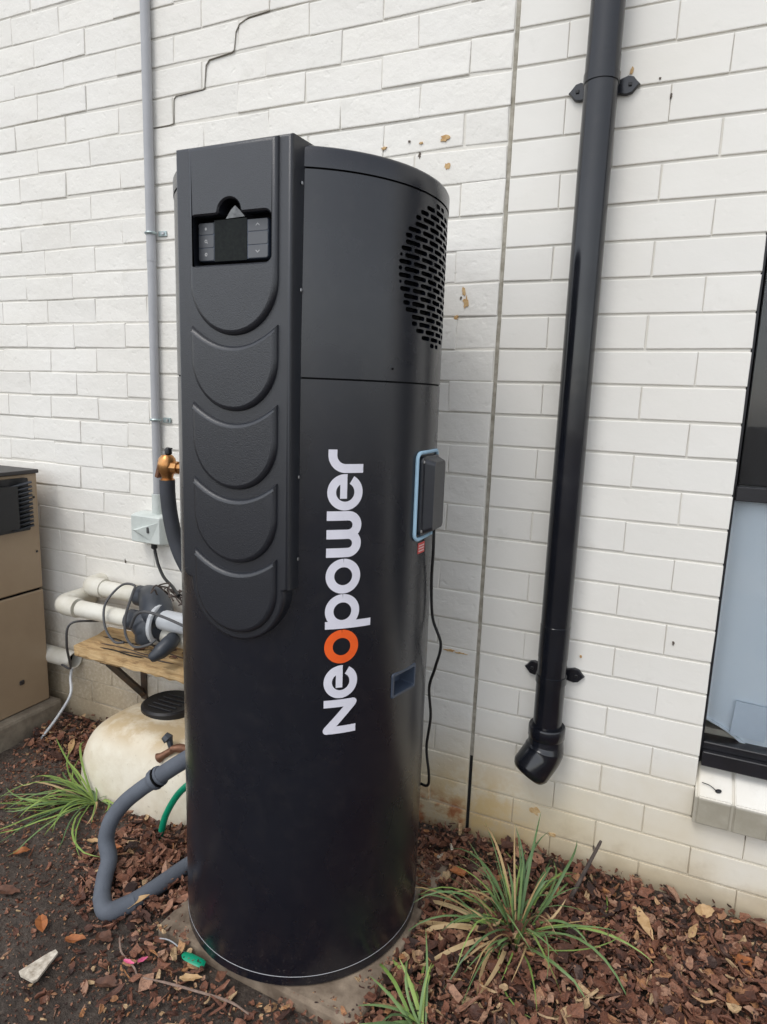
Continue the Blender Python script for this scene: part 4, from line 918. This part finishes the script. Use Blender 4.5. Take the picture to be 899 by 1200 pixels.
for k, (x, y, rz, lab) in enumerate([(-.030, -.160, 1.2, 'white cigarette end nearest the heater in the bark'), (-.012, -.118, 2.0, 'white cigarette end nearest the brick wall in the bark')]):
    o = MB().tube([(-.013, 0, 0), (.013, 0, 0)], .004, 8).build('cigarette_end', M_scrap); o.location = (x, y, gz(x, y) + .040); o.rotation_euler = (0, .2, rz); tag(o, lab, 'litter', 'cigarette ends')

# ---- strappy grass clumps: every blade is a part
def blade(parent, base, az, L, W, rise, droop, mat, twist=0, name='leaf', seed=0):
    r2 = random.Random(seed); n = 9; p = Vector(base); d = Vector((math.cos(az) * math.cos(rise), math.sin(az) * math.cos(rise), math.sin(rise))); V = []; ds = L / n; kink = r2.random() < .25; kn = r2.randint(4, 7); side_w = r2.gauss(0, .09)
    for i in range(n + 1):
        t = i / n; w = W / 2 * (.75 + .5 * t if t < .4 else .95 * (1 - ((t - .4) / .6) ** 2.2)) + .0003
        h = Vector((d.x, d.y, 0)); side = Vector((-math.sin(az), math.cos(az), 0)) if h.length < .05 else Vector((-d.y, d.x, 0)).normalized()
        up_ = d.cross(side) * -1; side = (side * math.cos(twist * t) + up_ * math.sin(twist * t))
        V += [p + side * w + up_ * w * .25, p, p - side * w + up_ * w * .25]
        dz = droop * ds / .1 * (1.0 + t); d = Vector((d.x - d.y * side_w, d.y + d.x * side_w, d.z - dz * (3 if kink and i == kn else 1))).normalized()
        q = p + d * ds; g = gz(q.x, q.y) + .022
        if q.z < g: q.z = g; d = Vector((d.x, d.y, max(d.z, -.02))).normalized()
        if q.y > -.012: q.y = -.012; d.y = min(d.y, 0)
        hx, hy = q.x - TX, q.y - TY; hr = math.hypot(hx, hy)
        if hr < TR + .008: q.x = TX + hx / hr * (TR + .008); q.y = TY + hy / hr * (TR + .008)
        p = q
    F = [(3 * i + k, 3 * i + k + 1, 3 * i + k + 4, 3 * i + k + 3) for i in range(n) for k in range(2)]
    return MB().add(V, F, True).build(name, mat, parent, fix=False)
g1 = thing('grass_clump', 'green strappy grass clump in the bark before the downpipe', 'plant', (.225, -.31, .02)); rr = random.Random(5)
for k in range(112):
    az = rr.uniform(0, 2 * PI); 
    if rr.random() < .25: az = rr.uniform(2.4, 5.0)
    br = abs(rr.gauss(0, .026)); L = rr.uniform(.12, .32); rise = rr.uniform(.45, 1.45)
    m = M_blade if rr.random() < .66 else (M_blade_y if rr.random() < .6 else M_straw)
    blade(g1, (.225 + br * math.cos(az), -.31 + br * math.sin(az) * 1.4, .015), az, L, rr.uniform(.0035, .0080), rise, rr.uniform(.18, .75), m, rr.uniform(-.8, .8), seed=k)
for k, (az, L) in enumerate([(3.6, .34), (3.9, .36), (4.2, .30), (3.3, .28), (4.4, .26), (5.1, .25)]): blade(g1, (.20, -.33, .02), az, L, .011, .5, .30, M_straw, 1.4, 'dry_leaf', 200 + k)
g2 = thing('grass_clump', 'fresh green strappy grass clump beside the cream chamber', 'plant', (-1.135, -.375, .01)); rr = random.Random(9)
for k in range(60):
    az = rr.gauss(3.85, .60) if rr.random() < .75 else rr.uniform(0, 2 * PI); L = rr.uniform(.14, .34) if 2.6 < az < 5 else rr.uniform(.07, .14)
    m = M_blade_y if rr.random() < .6 else (M_blade if rr.random() < .7 else M_straw); br = abs(rr.gauss(0, .018))
    blade(g2, (-1.135 + br * math.cos(az), -.375 + br * math.sin(az), .005), az, L, rr.uniform(.0035, .0075), rr.uniform(.2, 1.0), rr.uniform(.24, .80), m, rr.uniform(-.6, .6), seed=300 + k)
g3 = thing('grass_clump', 'low sparse grass tuft at the front edge of the picture', 'plant', (.105, -.655, .01)); rr = random.Random(14)
for k in range(20):
    az = rr.uniform(1.6, 4.4); blade(g3, (.105 + rr.gauss(0, .01), -.655 + rr.gauss(0, .01), .01), az, rr.uniform(.10, .24), rr.uniform(.005, .009), rr.uniform(.3, 1.1), rr.uniform(.15, .4), M_blade if k % 3 else M_blade_y, .4, seed=600 + k)
